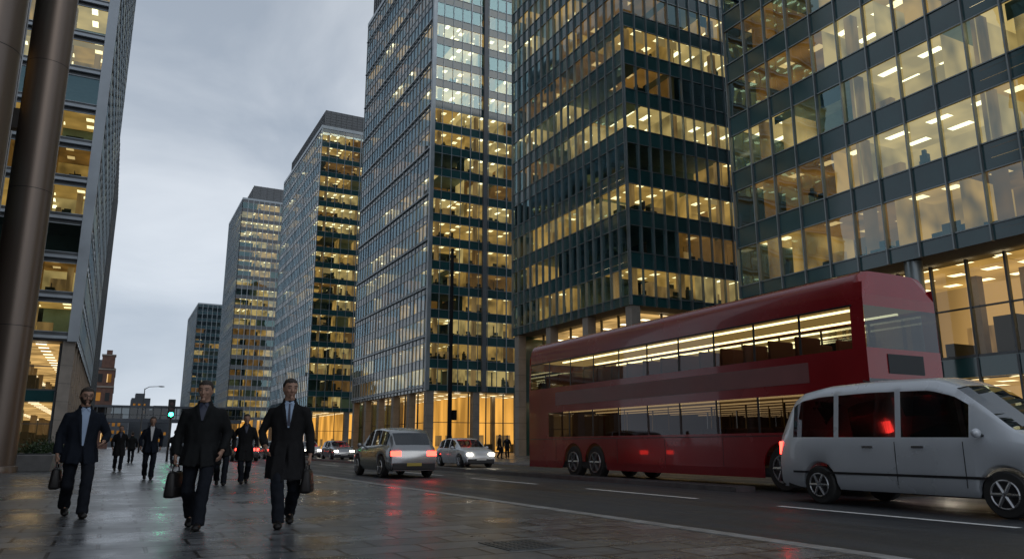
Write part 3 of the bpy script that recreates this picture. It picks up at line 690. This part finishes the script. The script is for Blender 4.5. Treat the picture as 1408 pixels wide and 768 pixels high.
podium(Cc,fc,8.0,1.2,6.5,.45,M['stone'],[8.0],M['lobby_wall'],M['lobby_ceil'],M['glowing_lobby_floor'],square=True)
screen(Cc,XF+.6,58,100,120.5,zt+.7,zt+6)
fb=rfaces(XF,58,154,195,1.7,5.)
B2,zt=tower('office_tower','mid-distance glass tower with lit right face, left of the central tower',(XF,58,154,195),fb,8,67,3.3,1.1,M['alu_pale'],(M['sp_teal'],M['sp_blue']),(M['glass_teal'],M['glass_blue']),lambda k,f,n:.82 if f==0 else .15,fin=.07,finw=.08,thickevery=5,nwin=60,furn=True,pod=9.2)
podium(B2,fb,8,1.5,8,.5,M['stone'],[8],M['lobby_wall'],M['lobby_ceil'],M['glowing_lobby_floor'],square=True,pane=4)
screen(B2,XF+1.5,57,158,194,zt+.7,zt+6)
fb=rfaces(XF,62,275,312,1.9,5.)
B3,zt=tower('office_tower','distant grey tower with lit windows, second farthest on the right side',(XF,62,275,312),fb,10,86,3.5,1.3,M['alu_pale'],(M['louvre'],M['sp_blue']),(M['glass_teal'],M['glass_blue']),lambda k,f,n:.72 if f==0 else .15,fin=.1,finw=.2,nwin=40,furn=False,pod=9.2)
podium(B3,fb,10,2,8,.6,M['stone'],[10],M['lobby_wall'],M['lobby_ceil'],M['glowing_lobby_floor'],square=True,pane=6)
screen(B3,XF+4,60,279,310,zt+.7,zt+7,step=2.4)
fb=rfaces(XF,58,420,480,2.4,5.)
B4,zt=tower('office_tower','farthest and smallest glass office tower at the end of the row',(XF,58,420,480),fb,8,73,3.8,1.5,M['alu_pale'],M['sp_blue'],M['glass_blue'],lambda k,f,n:.2,fin=.1,finw=.2,nwin=20,furn=False)
b=MB(); b.box(XF,58,420,480,0,7.4,M['alu_pale']); b.build('podium_wall',B4)
XL=-3.3
fa=lfaces(-24,XL,74,130,3.45,5.,2.8)
A,zt=tower('office_building','left office building with stacked lit window bays behind the bronze columns',(-24,XL,74,130),fa,10,76,3.45,.95,M['alu_pale'],(M['alu_dark'],M['sp_blue']),(M['glass_teal'],M['glass_blue']),lambda k,f,n:[.8,.95,.15,.95,.2,.95,.3,.95][k%8] if f==0 else .3,fin=.04,finw=.1,rear=('x0','y1'),nwin=100,pod=9.2)
b=MB()
for k in range(0,20): b.box(-24,XL-.72,74-.35,74-.08,10+k*3.45-.30,10+k*3.45-.05,M['sp_pale'])
b.box(XL-.7,XL+.12,74-.4,74+.0,9.5,zt,M['sp_pale'])
b.build('facade_pier',A)
podium(A,fa,10,1.2,4.6,.45,M['stone'],[5.4,10],M['shop_wall'],M['lobby_ceil'],M['glowing_lobby_floor'],square=True)
fa=lfaces(-20,XL-.1,136,170,2.6,5.)
A2,zt=tower('office_building','slim lower glass building seen just past the left office building',(-20,XL-.1,136,170),fa,6,51,3.4,1.1,M['alu_dark'],M['sp_blue'],M['glass_blue'],lambda k,f,n:.25,fin=.12,finw=.15,rear=('x0','y1'),nwin=30,furn=False)
b=MB(); b.box(-20,XL-.3,136,170,0,5.5,M['stone']); b.build('podium_wall',A2)
fn=[(-5.4,4,0,1,33,3.0,0,0,True)]
Nb,_=tower('colonnade_building','dark brown building on the left edge with tall round bronze columns',(-24,-5.4,4,37),fn,9,44,4.4,1.6,M['bronze_dark'],M['bronze_dark'],M['glass_teal'],lambda k,f,n:.15,fin=.35,finw=.35,rear=('x0','y1'),nwin=60,furn=False,cat='building')
b=MB(); b.box(-24,-5.5,4,37,0.01,8.5,M['bronze_dark']); b.box(-24,-5.5,37.01,37.3,0,44,M['bronze_dark']); b.build('wall',Nb)
for yy in (9,21,33):
    b=MB()
    for k in range(6):
        b.tube([(-3.62,yy,k*5.2+.012),(-3.62,yy,(k+1)*5.2-.012)],[.72,.72],48,M['bronze'],cap=False)
    b.tube([(-3.62,yy,0),(-3.62,yy,31)],[.71,.71],48,M['black'],cap=False)
    b.tube([(-3.62,yy,0),(-3.62,yy,.22),(-3.62,yy,.24),(-3.62,yy,.25)],[.80,.80,.78,.72],48,M['bronze'],cap=False)
    b.build('column',Nb,smooth=True)
b=MB()
for zz in (12.8,21.6): 
    for yy in (9,21,33): b.box(-5.4,-3.7,yy-.2,yy+.2,zz+.01,zz+.8,M['bronze_dark'])
b.box(-5.4,-2.9,4,37,31.3,33,M['bronze_dark'])
b.build('beam',Nb)
def brickb():
    r=thing('brick_building','old brick building with corner bay, far left of the street beyond the glass blocks','building',(-6,275,0))
    b=MB(); b.box(-13,-.6,262,292,0,24,M['brick'])
    for z in (6,12,18,23.3): b.box(-13.2,-.4,261.75,292.1,z,z+.5,M['stone'])
    b.build('wall',r)
    b=MB(); b.box(-4.4,-.9,261.5,266,23.9,27.6,M['brick']); b.box(-4.6,-.7,261.3,266.2,27.6,28.0,M['stone']); b.box(-3.4,-1.8,262.5,265,28.0,29.4,M['brick']); b.build('corner_bay',r)
    b=MB(); b.hexa([(-13,266.5,24.1),(-1,266.5,24.1),(-1,291,24.1),(-13,291,24.1),(-10,269,27),(-3.5,269,27),(-3.5,288,27),(-10,288,27)],M['slate']); b.build('roof',r)
    for z in (2,8,14,19.6):
        for y in range(264,290,4):
            b=MB(); b.box(-.6,-.52,y,y+1.6,z,z+2.5,CE[1] if random.random()<.4 else M['core']); b.build('window',r)
        for x in (-11,-8,-5,-2.6):
            b=MB(); b.box(x,x+1.2,261.9,262.0,z,z+2.5,CE[1] if random.random()<.4 else M['core']); b.build('window',r)
brickb()
r=thing('footbridge','covered footbridge crossing the far end of the street','bridge',(10,240,0))
b=MB(); b.box(-12,34,239,243,7.2,8.2,M['far']); b.build('deck',r)
b=MB(); b.box(-12,34,238.8,243.2,11.2,11.8,M['far']); b.build('roof',r)
b=MB()
for i in range(24): b.box(-12+i*2,-12+i*2+.25,239,239.2,8.2,11.2,M['alu_dark'])
b.box(-12,34,239.02,239.15,9.2,9.35,M['alu_dark']); b.build('railing',r)
for i in range(23):
    b=MB(); b.quad((-12+i*2+.25,239.1,8.2),(-10+i*2,239.1,8.2),(-10+i*2,239.1,11.2),(-12+i*2+.25,239.1,11.2),M['glass_car']); b.build('window',r)
for x in (-8,20.9,30): b=MB(); b.box(x,x+.9,240.5,241.4,0,7.2,M['far']); b.build('pier',r)
for i,(x0,x1,y,h,lb) in enumerate(((-6,8,470,15,'low grey block beyond the footbridge, left end'),(9,19,500,28,'grey block beyond the footbridge with rooftop plant room'),(20,33,520,22,'low grey block beyond the footbridge beside the farthest tower'),(-30,-7,480,24,'grey block beyond the old brick building'))):
    r=thing('distant_building',lb,'building',((x0+x1)/2,y,0))
    b=MB(); b.box(x0,x1,y,y+30,0,h,M['far']); b.build('wall',r)
    b=MB(); b.box(x0+2,x1-3,y+5,y+20,h,h+3,M['far']); b.build('plant_room',r)
    for z in range(3,int(h)-2,4):
        x=x0+1
        while x<x1-2:
            if random.random()<.5:
                b=MB(); b.box(x,x+1.4,y-.08,y-.01,z,z+1.8,CE[1]); b.build('window',r)
            x+=2.6
# ------------------------------------------------------------------ vehicles
def interp(keys,t):
    for i in range(len(keys)-1):
        a,b_=keys[i],keys[i+1]
        if t<=b_[0]:
            f=(t-a[0])/(b_[0]-a[0]+1e-9); f=max(0,min(1,f)); return a[1]+(b_[1]-a[1])*f
    return keys[-1][1]
def smoothk(keys,t,h=.012):
    return (interp(keys,max(0,t-h))+interp(keys,t)+interp(keys,min(1,t+h)))/3
def wheel(root,x,y,r,wd,sx):
    wr=bpy.data.objects.new('wheel',None); COL.objects.link(wr); wr.parent=root; wr.location=(x,y,r)
    b=MB(); pr=[(-wd/2,r*.62),(-wd/2,r*.93),(-wd*.35,r),(wd*.35,r),(wd/2,r*.93),(wd/2,r*.62)]
    b.tube([(p[0],0,0) for p in pr],[p[1] for p in pr],28,M['rubber'],ref=(0,0,1)); b.build('tyre',wr,smooth=False,off=(0,0,0))
    b=MB(); e=sx*wd/2
    b.tube([(e*1.01,0,0),(e*1.05,0,0)],[r*.64,r*.62],28,M['black'],ref=(0,0,1))
    for k in range(6):
        a=k*math.pi/3; d=Vector((0,math.cos(a),math.sin(a))); 
        b.tube([Vector((e*1.12,0,0))+d*r*.08,Vector((e*1.1,0,0))+d*r*.6],[r*.1,r*.07],6,M['rim'])
    b.tube([(e*1.03,0,0),(e*1.16,0,0)],[r*.18,r*.15],12,M['rim'],ref=(0,0,1))
    n=24
    for k in range(n):
        a=2*math.pi*k/n;a2=2*math.pi*(k+1)/n
        b.tube([(e*1.08,math.cos(a)*r*.6,math.sin(a)*r*.6),(e*1.08,math.cos(a2)*r*.6,math.sin(a2)*r*.6)],[r*.045,r*.045],5,M['rim'])
    b.build('rim',wr,off=(0,0,0))
SUV=dict(L=4.5,W=1.84,roof=[(0,.78),(.012,.95),(.035,1.1),(.11,1.5),(.16,1.62),(.35,1.70),(.52,1.68),(.60,1.60),(.75,1.14),(.93,.98),(.98,.85),(1,.62)],belt=[(0,.76),(.03,1.0),(.2,1.08),(.75,1.0),(.95,.9),(1,.6)],wt=(.19,.81),wr=.36,side=((.10,.27),(.29,.45),(.47,.64)),ws=(.60,.75),bl=(.035,.115),sill=.25)
HATCH=dict(L=4.1,W=1.76,roof=[(0,.7),(.012,.88),(.04,1.0),(.13,1.36),(.35,1.46),(.5,1.45),(.58,1.38),(.74,.98),(.93,.84),(.98,.72),(1,.5)],belt=[(0,.68),(.03,.88),(.2,.93),(.74,.88),(.95,.78),(1,.5)],wt=(.18,.81),wr=.31,side=((.12,.28),(.30,.46),(.48,.64)),ws=(.58,.74),bl=(.04,.13),sill=.2)
VAN=dict(L=5.4,W=1.98,roof=[(0,1.25),(.008,1.4),(.03,1.7),(.06,2.0),(.11,2.16),(.2,2.24),(.4,2.27),(.62,2.24),(.70,2.08),(.86,1.32),(.95,1.10),(1,.72)],belt=[(0,1.1),(.03,1.22),(.8,1.18),(.9,1.10),(.97,.98),(1,.68)],wt=(.19,.83),wr=.35,side=((.07,.26),(.28,.50),(.52,.74)),ws=(.70,.86),bl=(.01,.06),sill=.28)
def car(name,label,cat,loc,rz,P,paint,head=True,tail=True,group=None):
    root=thing(name,label,cat,(0,0,0),0,group); L,W=P['L'],P['W']; van=P is VAN
    ts=set(i/44 for i in range(45))
    for a,b_ in P['side']: ts|={a,b_}
    ts|=set(P['ws'])
    if P['bl']: ts|=set(P['bl'])
    ar=P['wr']*1.16
    for wt in P['wt']:
        for k in range(-8,9): ts.add(wt+ar*math.sin(k*math.pi/16)/L)
    ts=sorted(ts)
    def sec(t):
        y=(t-.5)*L; w=W/2*(1-.13*abs(2*t-1)**5); zs=P['sill']
        for wt in P['wt']:
            dy=abs(t-wt)*L
            if dy<ar: zs=max(zs,P['wr']+math.sqrt(ar*ar-dy*dy)*.98)
        zr=smoothk(P['roof'],t); zb=min(smoothk(P['belt'],t),zr-.01); g=zr-zb; gf=min(1,g/.5)
        zm=zb*.62
        up=[(w*.93,zb+.02*gf),(w*(.86-.08*gf),zb+.86*g),(w*(.74-.04*gf),zb+.96*g),(w*.38,zr-.004),(0,zr)]
        if van: up=[(w*.945,zb+.02*gf),(w*(.93-.09*gf),zb+.76*g),(w*(.87-.12*gf),zb+.92*g),(w*.46,zr-.022),(0,zr)]
        pts=[(w*.90,zs),(w*.98,max(zs+.03,min(.4,zb*.6))),(w,max(zs+.05,zm)),(w*.99,max(zs+.07,zb*.86)),(w*.955,zb)]+up
        return [(x,y,z) for x,z in pts]
    secs=[sec(t) for t in ts]; body=MB(); parts={}
    for i in range(len(ts)-1):
        tm=(ts[i]+ts[i+1])/2
        for s in (-1,1):
            for j in range(9):
                key=None
                if j==5:
                    for q,(a,b_) in enumerate(P['side']):
                        if a<tm<b_: key=('side_window',s,q)
                if j in (7,8):
                    if P['ws'][0]<tm<P['ws'][1]: key=('windscreen',0,0)
                    if P['bl'] and P['bl'][0]<tm<P['bl'][1]: key=('rear_window',0,0)
                p=[secs[i][j],secs[i+1][j],secs[i+1][j+1],secs[i][j+1]]
                p=[(x*s,y,z) for x,y,z in p]
                if s<0: p=p[::-1]
                if key: parts.setdefault(key,MB()).quad(*p,M['glass_car'])
                else: body.quad(*p,paint)
    for e in (0,-1):
        ring=[(x,y,z) for x,y,z in secs[e]]; full=[(-x,y,z) for x,y,z in ring]+[(x,y,z) for x,y,z in reversed(ring[:-1])]
        body.poly(full,paint)
    body.build('body',root,smooth=True,merge=True,sharp=55)
    for k,mb in parts.items(): mb.build(k[0],root,smooth=True,merge=False)
    b=MB(); w=W/2
    b.box(-w*.86,w*.86,-L*.47,L*.47,P['sill']-.02,P['sill']+.3,M['black']); 
    b.box(-w*.8,w*.8,-L*.3,L*.25,P['sill']+.3,P['belt'][1][1]-.15,M['black']); b.build('underbody',root)
    b=MB(); b.box(-w*.82,w*.82,-L/2-.04,-L/2+.1,P['sill']+.02,.5,M['black']); b.build('bumper',root,bevel=.03)
    b=MB(); b.box(-w*.82,w*.82,L/2-.1,L/2+.04,P['sill']-.0,.42,M['black']); b.build('bumper',root,bevel=.03)
    zt=P['belt'][1][1]
    for s in (-1,1):
        b=MB()
        if van: b.box(s*w*.8-.07,s*w*.8+.07,-L/2-.02,-L/2+.07,.9,1.16,M['tail'] if tail else M['lens_off'])
        else: b.box(min(s*w*.88,s*w*.50),max(s*w*.88,s*w*.50),-L/2-.014,-L/2+.1,zt-.28,zt-.11,M['tail'] if tail else M['lens_off'])
        b.build('tail_light',root,bevel=.02)
        b=MB(); b.box(min(s*w*.84,s*w*.52),max(s*w*.84,s*w*.52),L/2-.14,L/2+.012,.58*(1.15 if van else 1),.70*(1.15 if van else 1),M['head'] if head else M['rim']); b.build('headlight',root,bevel=.02)
        b=MB(); ty=(P['ws'][1]-.08-.5)*L; zz=interp(P['belt'],.7)+.08; b.ell((s*(w+.09),ty,zz),(.10,.06,.075),paint); b.tube([(s*w*.92,ty,zz-.04),(s*(w+.06),ty,zz)],[.025,.02],6,M['black']); b.build('door_mirror',root,smooth=True)
        for wt in P['wt']: wheel(root,s*(w-.12),(wt-.5)*L,P['wr'],.22,s)
        for ya in (-L*.12,L*.06):
            b=MB(); b.box(s*w*1.0-.012,s*w*1.0+.012,ya,ya+L*.04,zt-.18,zt-.15,M['rim']); b.build('door_handle',root)
        if van:
            b=MB(); b.box(s*w*1.0-.004,s*w*1.0+.008,-L*.42,L*.3,.56,.60,M['black']); b.build('side_trim',root)
            for yy in (-L*.0,L*.225):
                b=MB(); b.box(s*w*1.0-.003,s*w*1.0+.003,yy,yy+.010,.42,1.14,M['black']); b.build('door_gap',root)
    b=MB(); b.box(-.26,.26,-L/2-.055,-L/2-.03,.40,.50,M['plate_y']); b.build('number_plate',root)
    b=MB(); b.box(-.26,.26,L/2+.03,L/2+.05,.36,.47,M['plate_w']); b.build('number_plate',root)
    root.location=loc; root.rotation_euler=(0,0,rz); return root
RZ=-.12
car('car','silver car with red tail lights driving away in the near lane','car',(9.2,27.2,RZ),R(0),SUV,M['silver'],head=False)
car('van','silver white van with side windows overlapping the front of the red bus','van',(13.05,8.9,RZ),R(180),VAN,M['vanpaint'])
car('car','white car on the far carriageway just left of the tall mast','car',(16.4,37.0,RZ),R(180),HATCH,M['whitepaint'])
car('car','silver car with headlights on, approaching far down the road','car',(15.8,60,RZ),R(180),HATCH,M['silver'])
car('car','dark car with glowing tail lights behind the walking men, nearest of its queue','car',(8.4,58,RZ),0,SUV,M['darkpaint'])
car('car','dark hatchback with red tail lights second in the near lane queue','car',(8.9,74,RZ),0,HATCH,M['darkpaint'])
car('car','black car with headlights on in front of the footbridge','car',(16.6,88,RZ),R(180),SUV,M['darkpaint'])
car('car','silver hatchback in the outer lane with tail lights, left of the approaching cars','car',(11.9,66,RZ),0,HATCH,M['silver'])
car('car','dark car with red tail lights third in the near lane queue','car',(8.6,92,RZ),0,SUV,M['darkpaint'])
car('car','farthest small car with red tail lights at the end of the queue','car',(9.0,112,RZ),0,HATCH,M['darkpaint'])
car('car','white car with headlights behind the approaching silver car','car',(16.2,72,RZ),R(180),HATCH,M['whitepaint'])
car('car','farthest approaching car with headlights near the street lamp on the median','car',(16.0,112,RZ),R(180),SUV,M['darkpaint'])
def bus(loc):
    L=15.2; root=thing('double_decker_bus','red double-decker bus with lit windows on the far carriageway','bus',(0,0,0))
    W=1.26; body=MB(); red=M['red']; rf=MB()
    def st(y0,y1,pts,m,mb=body):
        for s in (-1,1):
            for (xa,za),(xb,zb) in zip(pts[:-1],pts[1:]):
                q=[(s*xa,y0,za),(s*xa,y1,za),(s*xb,y1,zb),(s*xb,y0,zb)]
                mb.quad(*(q if s>0 else q[::-1]),m)
    wy=[2.6,10.7,12.05]; ar=.6
    ys=sorted(set([i*.4 for i in range(int(L/.4)+1)]+[L]+[w_+ar*math.sin(k*math.pi/16) for w_ in wy for k in range(-8,9)]))
    for a,c in zip(ys[:-1],ys[1:]):
        def bz(y):
            z=.28
            for w_ in wy:
                if abs(y-w_)<ar: z=max(z,.5+math.sqrt(ar*ar-(y-w_)**2)*.95)
            return z
        for s in (-1,1):
            za,zc=bz(a),bz(c)
            q=[(s*W*.985,a,za),(s*W*.985,c,zc),(s*W,c,max(zc+.02,.5)),(s*W,a,max(za+.02,.5))]; body.quad(*(q if s>0 else q[::-1]),red)
            q=[(s*W,a,max(za+.02,.5)),(s*W,c,max(zc+.02,.5)),(s*W,c,1.30),(s*W,a,1.30)]; body.quad(*(q if s>0 else q[::-1]),red)
    st(0,L,[(W,2.12),(W,2.98)],red)
    roof=[(1.235,3.86),(1.23,4.1),(1.20,4.36),(1.12,4.52),(.98,4.61),(.75,4.645),(.4,4.65),(0,4.655)]
    st(.22,L-.1,roof,red,rf)
    def band(edges,z0,z1,x0,x1,gm):
        yprev=0
        for a,c in edges:
            st(yprev,a,[(x0,z0),(x1,z1)],M['black'] if yprev else red)
            for s in (-1,1):
                g=MB(); q=[(s*(x0-.01),a,z0),(s*(x0-.01),c,z0),(s*(x1-.01),c,z1),(s*(x1-.01),a,z1)]; g.quad(*(q if s>0 else q[::-1]),gm); g.build('window',root)
            yprev=c
        st(yprev,L,[(x0,z0),(x1,z1)],red)
    band([(.5,1.7)]+[(1.8+i*1.5,3.22+i*1.5) for i in range(8)],1.30,2.12,W,W,M['glass_buslow'])
    band([(.35+i*1.48,1.75+i*1.48) for i in range(10)],2.98,3.86,W,1.235,M['glass_bus'])
    def band_end(y,z0,z1,x,m,name=None):
        q=[(-x,y,z0),(x,y,z0),(x,y,z1),(-x,y,z1)]; q=q if y<1 else q[::-1]
        if name: g=MB(); g.quad(*q,m); g.build(name,root)
        else: body.quad(*q,m)
    band_end(0,.28,1.1,W,red); band_end(0,1.1,2.35,W,M['glass_car'],'windscreen'); band_end(0,2.35,2.98,W,red); band_end(0,2.98,3.86,1.235,M['glass_car'],'windscreen')
    body.poly([(x,0.0 if z<4.2 else .16,z) for x,z in roof]+[(-x,0.0 if z<4.2 else .16,z) for x,z in reversed(roof[:-1])],red)
    st(0,.22,roof[:3],red)
    for s in (-1,1):
        for (xa,za),(xb,zb) in zip(roof[2:-1],roof[3:]):
            q=[(s*xa,.16,za),(s*xa,.22,za),(s*xb,.22,zb),(s*xb,.16,zb)]; body.quad(*(q if s>0 else q[::-1]),red)
    band_end(L,.28,2.98,W,red); band_end(L,3.7,3.86,1.235,red); band_end(L,2.98,3.7,1.235,M['glass_car'],'rear_window')
    body.poly([(x,L-.1 if z>4.2 else L,z) for x,z in roof]+[(-x,L-.1 if z>4.2 else L,z) for x,z in reversed(roof[:-1])],red)
    body.build('body',root)
    rf.build('roof',root,smooth=True,merge=True,sharp=40)
    for s in (-1,1):
        b=MB(); b.box(min(s*(W+.004),s*(W+.012)),max(s*(W+.004),s*(W+.012)),1.6,13.2,2.36,2.80,M['adgrey']); b.build('side_panel',root)
        b=MB(); b.box(s*1.0-.12,s*1.0+.12,-.03,.02,.62,.82,M['head']); b.build('headlight',root,bevel=.02)
        b=MB(); b.box(s*1.1-.07,s*1.1+.07,L-.01,L+.03,.8,1.2,M['tail']); b.build('tail_light',root,bevel=.02)
        b=MB(); b.tube([(s*W,.15,2.3),(s*(W+.2),-.15,2.25),(s*(W+.22),-.18,1.9)],[.02,.02,.02],6,M['black']); b.box(s*(W+.22)-.09,s*(W+.22)+.09,-.22,-.15,1.55,1.95,M['black']); b.build('door_mirror',root)
        b=MB()
        for yy in (2.2,4.6,7.0,9.4,13.2): b.box(s*W-.004,s*W+.004,yy,yy+.012,.5,1.2,M['black'])
        b.box(s*W-.004,s*W+.006,.1,L-.1,1.22,1.24,M['black'])
        b.build('panel_gap',root)
        b=MB(); b.box(s*1.245-.03,s*1.245+.008,.3,L-.15,3.87,3.90,M['black']); b.build('roof_trim',root)
        for y in wy: wheel(root,s*(W-.16),y,.5,.28,s)
    b=MB(); b.box(-.6,.6,-.02,-.005,2.47,2.87,M['core']); b.build('destination_display',root)
    b=MB(); b.box(-W+.05,W-.05,.1,L-.1,2.22,2.40,M['buswall']); b.box(-W+.05,W-.05,.1,L-.1,.36,.42,M['core']); b.box(-W+.05,W-.05,L-1.4,L-.15,.42,2.2,M['buswall']); b.box(-W*.93,W*.93,2,L-.2,.3,.5,M['core'])
    b.build('deck_floor',root)
    b=MB(); b.quad((-1.2,.2,2.21),(-1.2,L-.2,2.21),(1.2,L-.2,2.21),(1.2,.2,2.21),M['busceil2']); b.quad((-1.21,.28,3.95),(-1.21,L-.2,3.95),(1.21,L-.2,3.95),(1.21,.28,3.95),M['busceil']); b.build('ceiling',root)
    for s in (-1,1):
        for z in (2.12,3.86):
            b=MB(); b.box(s*.72-.04,s*.72+.04,.6,L-1.7,z,z+.04,M['bustube'] if z>3 else M['bustube2']); b.build('ceiling_lamp',root)
    for zf,n in ((.42,10),(2.42,15)):
        for i in range(n):
            for s in (-1,1):
                y=1.6+i*.86
                b=MB(); x=s*.72
                b.box(x-.42,x+.42,y,y+.42,zf+.35,zf+.47,M['seat']); b.box(x-.42,x+.42,y+.4,y+.48,zf+.4,zf+1.02,M['seat']); b.build('seat',root,bevel=.03)
    for i in range(5):
        b=MB(); y=1.5+i*2.4
        b.tube([(.28,y,.42),(.28,y,2.2)],[.016,.016],6,M['plate_y']); b.build('grab_pole',root)
    root.location=loc; root.scale=(1,1,1.06); return root
bus((15.6,11.0,RZ))
# ------------------------------------------------------------------ street furniture
def tlight(label,loc,rz,lit=True,h=3.6):
    r=thing('traffic_light',label,'traffic light',(0,0,0))
    b=MB(); b.tube([(0,0,0),(0,0,.9),(0,0,h)],[.07,.057,.055],12,M['black']); b.build('pole',r,smooth=True)
    b=MB(); b.box(-.2,.2,-.14,.1,h-1.1,h+.04,M['black']); b.build('signal_head',r,bevel=.03)
    for i,m in enumerate((M['green'] if lit else M['lens_off'],M['lens_off'],M['lens_off'])):
        z=h-.88+i*.34
        b=MB(); b.tube([(0,-.145,z),(0,-.16,z)],[.13,.125],16,m); b.build('lens',r)
        b=MB()
        for k in range(8):
            a=k*math.pi/8; a2=(k+1)*math.pi/8
            b.quad((.145*math.cos(a),-.14,z+.145*math.sin(a)),(.145*math.cos(a2),-.14,z+.145*math.sin(a2)),(.145*math.cos(a2),-.30,z+.145*math.sin(a2)-.02),(.145*math.cos(a),-.30,z+.145*math.sin(a)-.02),M['black'])
        b.build('visor',r)
    r.location=loc; r.rotation_euler=(0,0,rz)
tlight('traffic light showing green above the pavement behind the walking men',(3.2,52,0),R(0),True,3.7)
def lamp(label,loc,h,arm,rz):
    r=thing('street_lamp',label,'street lamp',(0,0,0),0,None)
    b=MB(); b.tube([(0,0,0),(0,0,1.2),(0,0,1.25),(0,0,h)],[.13,.12,.09,.06],12,M['alu_dark']); b.build('pole',r,smooth=True)
    b=MB(); b.tube([(0,0,h-.1),(arm*.3,0,h+.25),(arm,0,h+.35)],[.055,.045,.04],8,M['alu_dark']); b.build('arm',r,smooth=True)
    b=MB(); b.ell((arm+.3,0,h+.34),(.45,.16,.09),M['alu_dark']); b.build('lamp_head',r,smooth=True)
    r.location=loc; r.rotation_euler=(0,0,rz)
lamp('curved street lamp far down the left pavement',(3.7,120,0),8.8,1.8,0)
lamp('street lamp on the distant median before the footbridge',(13.7,152,-.12),10.2,-1.8,0)
r=thing('tall_mast','tall slim dark mast on the plaza in front of the central tower','mast',(21.2,50.5,0))
b=MB(); b.tube([(21.2,50.5,0),(21.2,50.5,1.5),(21.2,50.5,1.6),(21.2,50.5,15.2)],[.20,.19,.16,.12],14,M['mast']); b.build('pole',r,smooth=True)
b=MB(); b.box(21.38,21.68,50.3,50.6,2.7,3.4,M['mast']); b.build('control_box',r,bevel=.03)
for i,yy in enumerate((35.5,41.5,47.5)):
    pos_=['nearest','middle','farthest'][i]
    r=thing('planter','%s low granite planter of three beside the bronze columns'%pos_,'planter',(-2.5,yy,0))
    b=MB(); b.hexa([(-3.1,yy-1.6,0),(-1.9,yy-1.6,0),(-1.9,yy+1.6,0),(-3.1,yy+1.6,0),(-3.2,yy-1.75,.62),(-1.8,yy-1.75,.62),(-1.8,yy+1.75,.62),(-3.2,yy+1.75,.62)],M['planter']); b.build('trough',r,bevel=.03)
    b=MB(); b.box(-3.1,-1.9,yy-1.6,yy+1.6,.62,.66,M['core']); b.build('soil',r)
    b=MB()
    for k in range(900):
        c=Vector((random.gauss(-2.5,.27),random.uniform(yy-1.5,yy+1.5),.64+abs(random.gauss(0,.22)))); c.x=max(-3.1,min(-1.9,c.x))
        d=Vector((random.uniform(-1,1),random.uniform(-1,1),random.uniform(-.2,1))).normalized()*.09; e=d.cross(Vector((random.random(),random.random(),random.random()))).normalized()*.03
        b.quad(c,c+d*.5+e,c+d,c+d*.5-e,M['leaf'])
    tag(b.build('shrub',off=(-2.5,yy,.64)),'low green shrub growing in the %s granite planter'%pos_,'shrub').location=(-2.5,yy,.64)
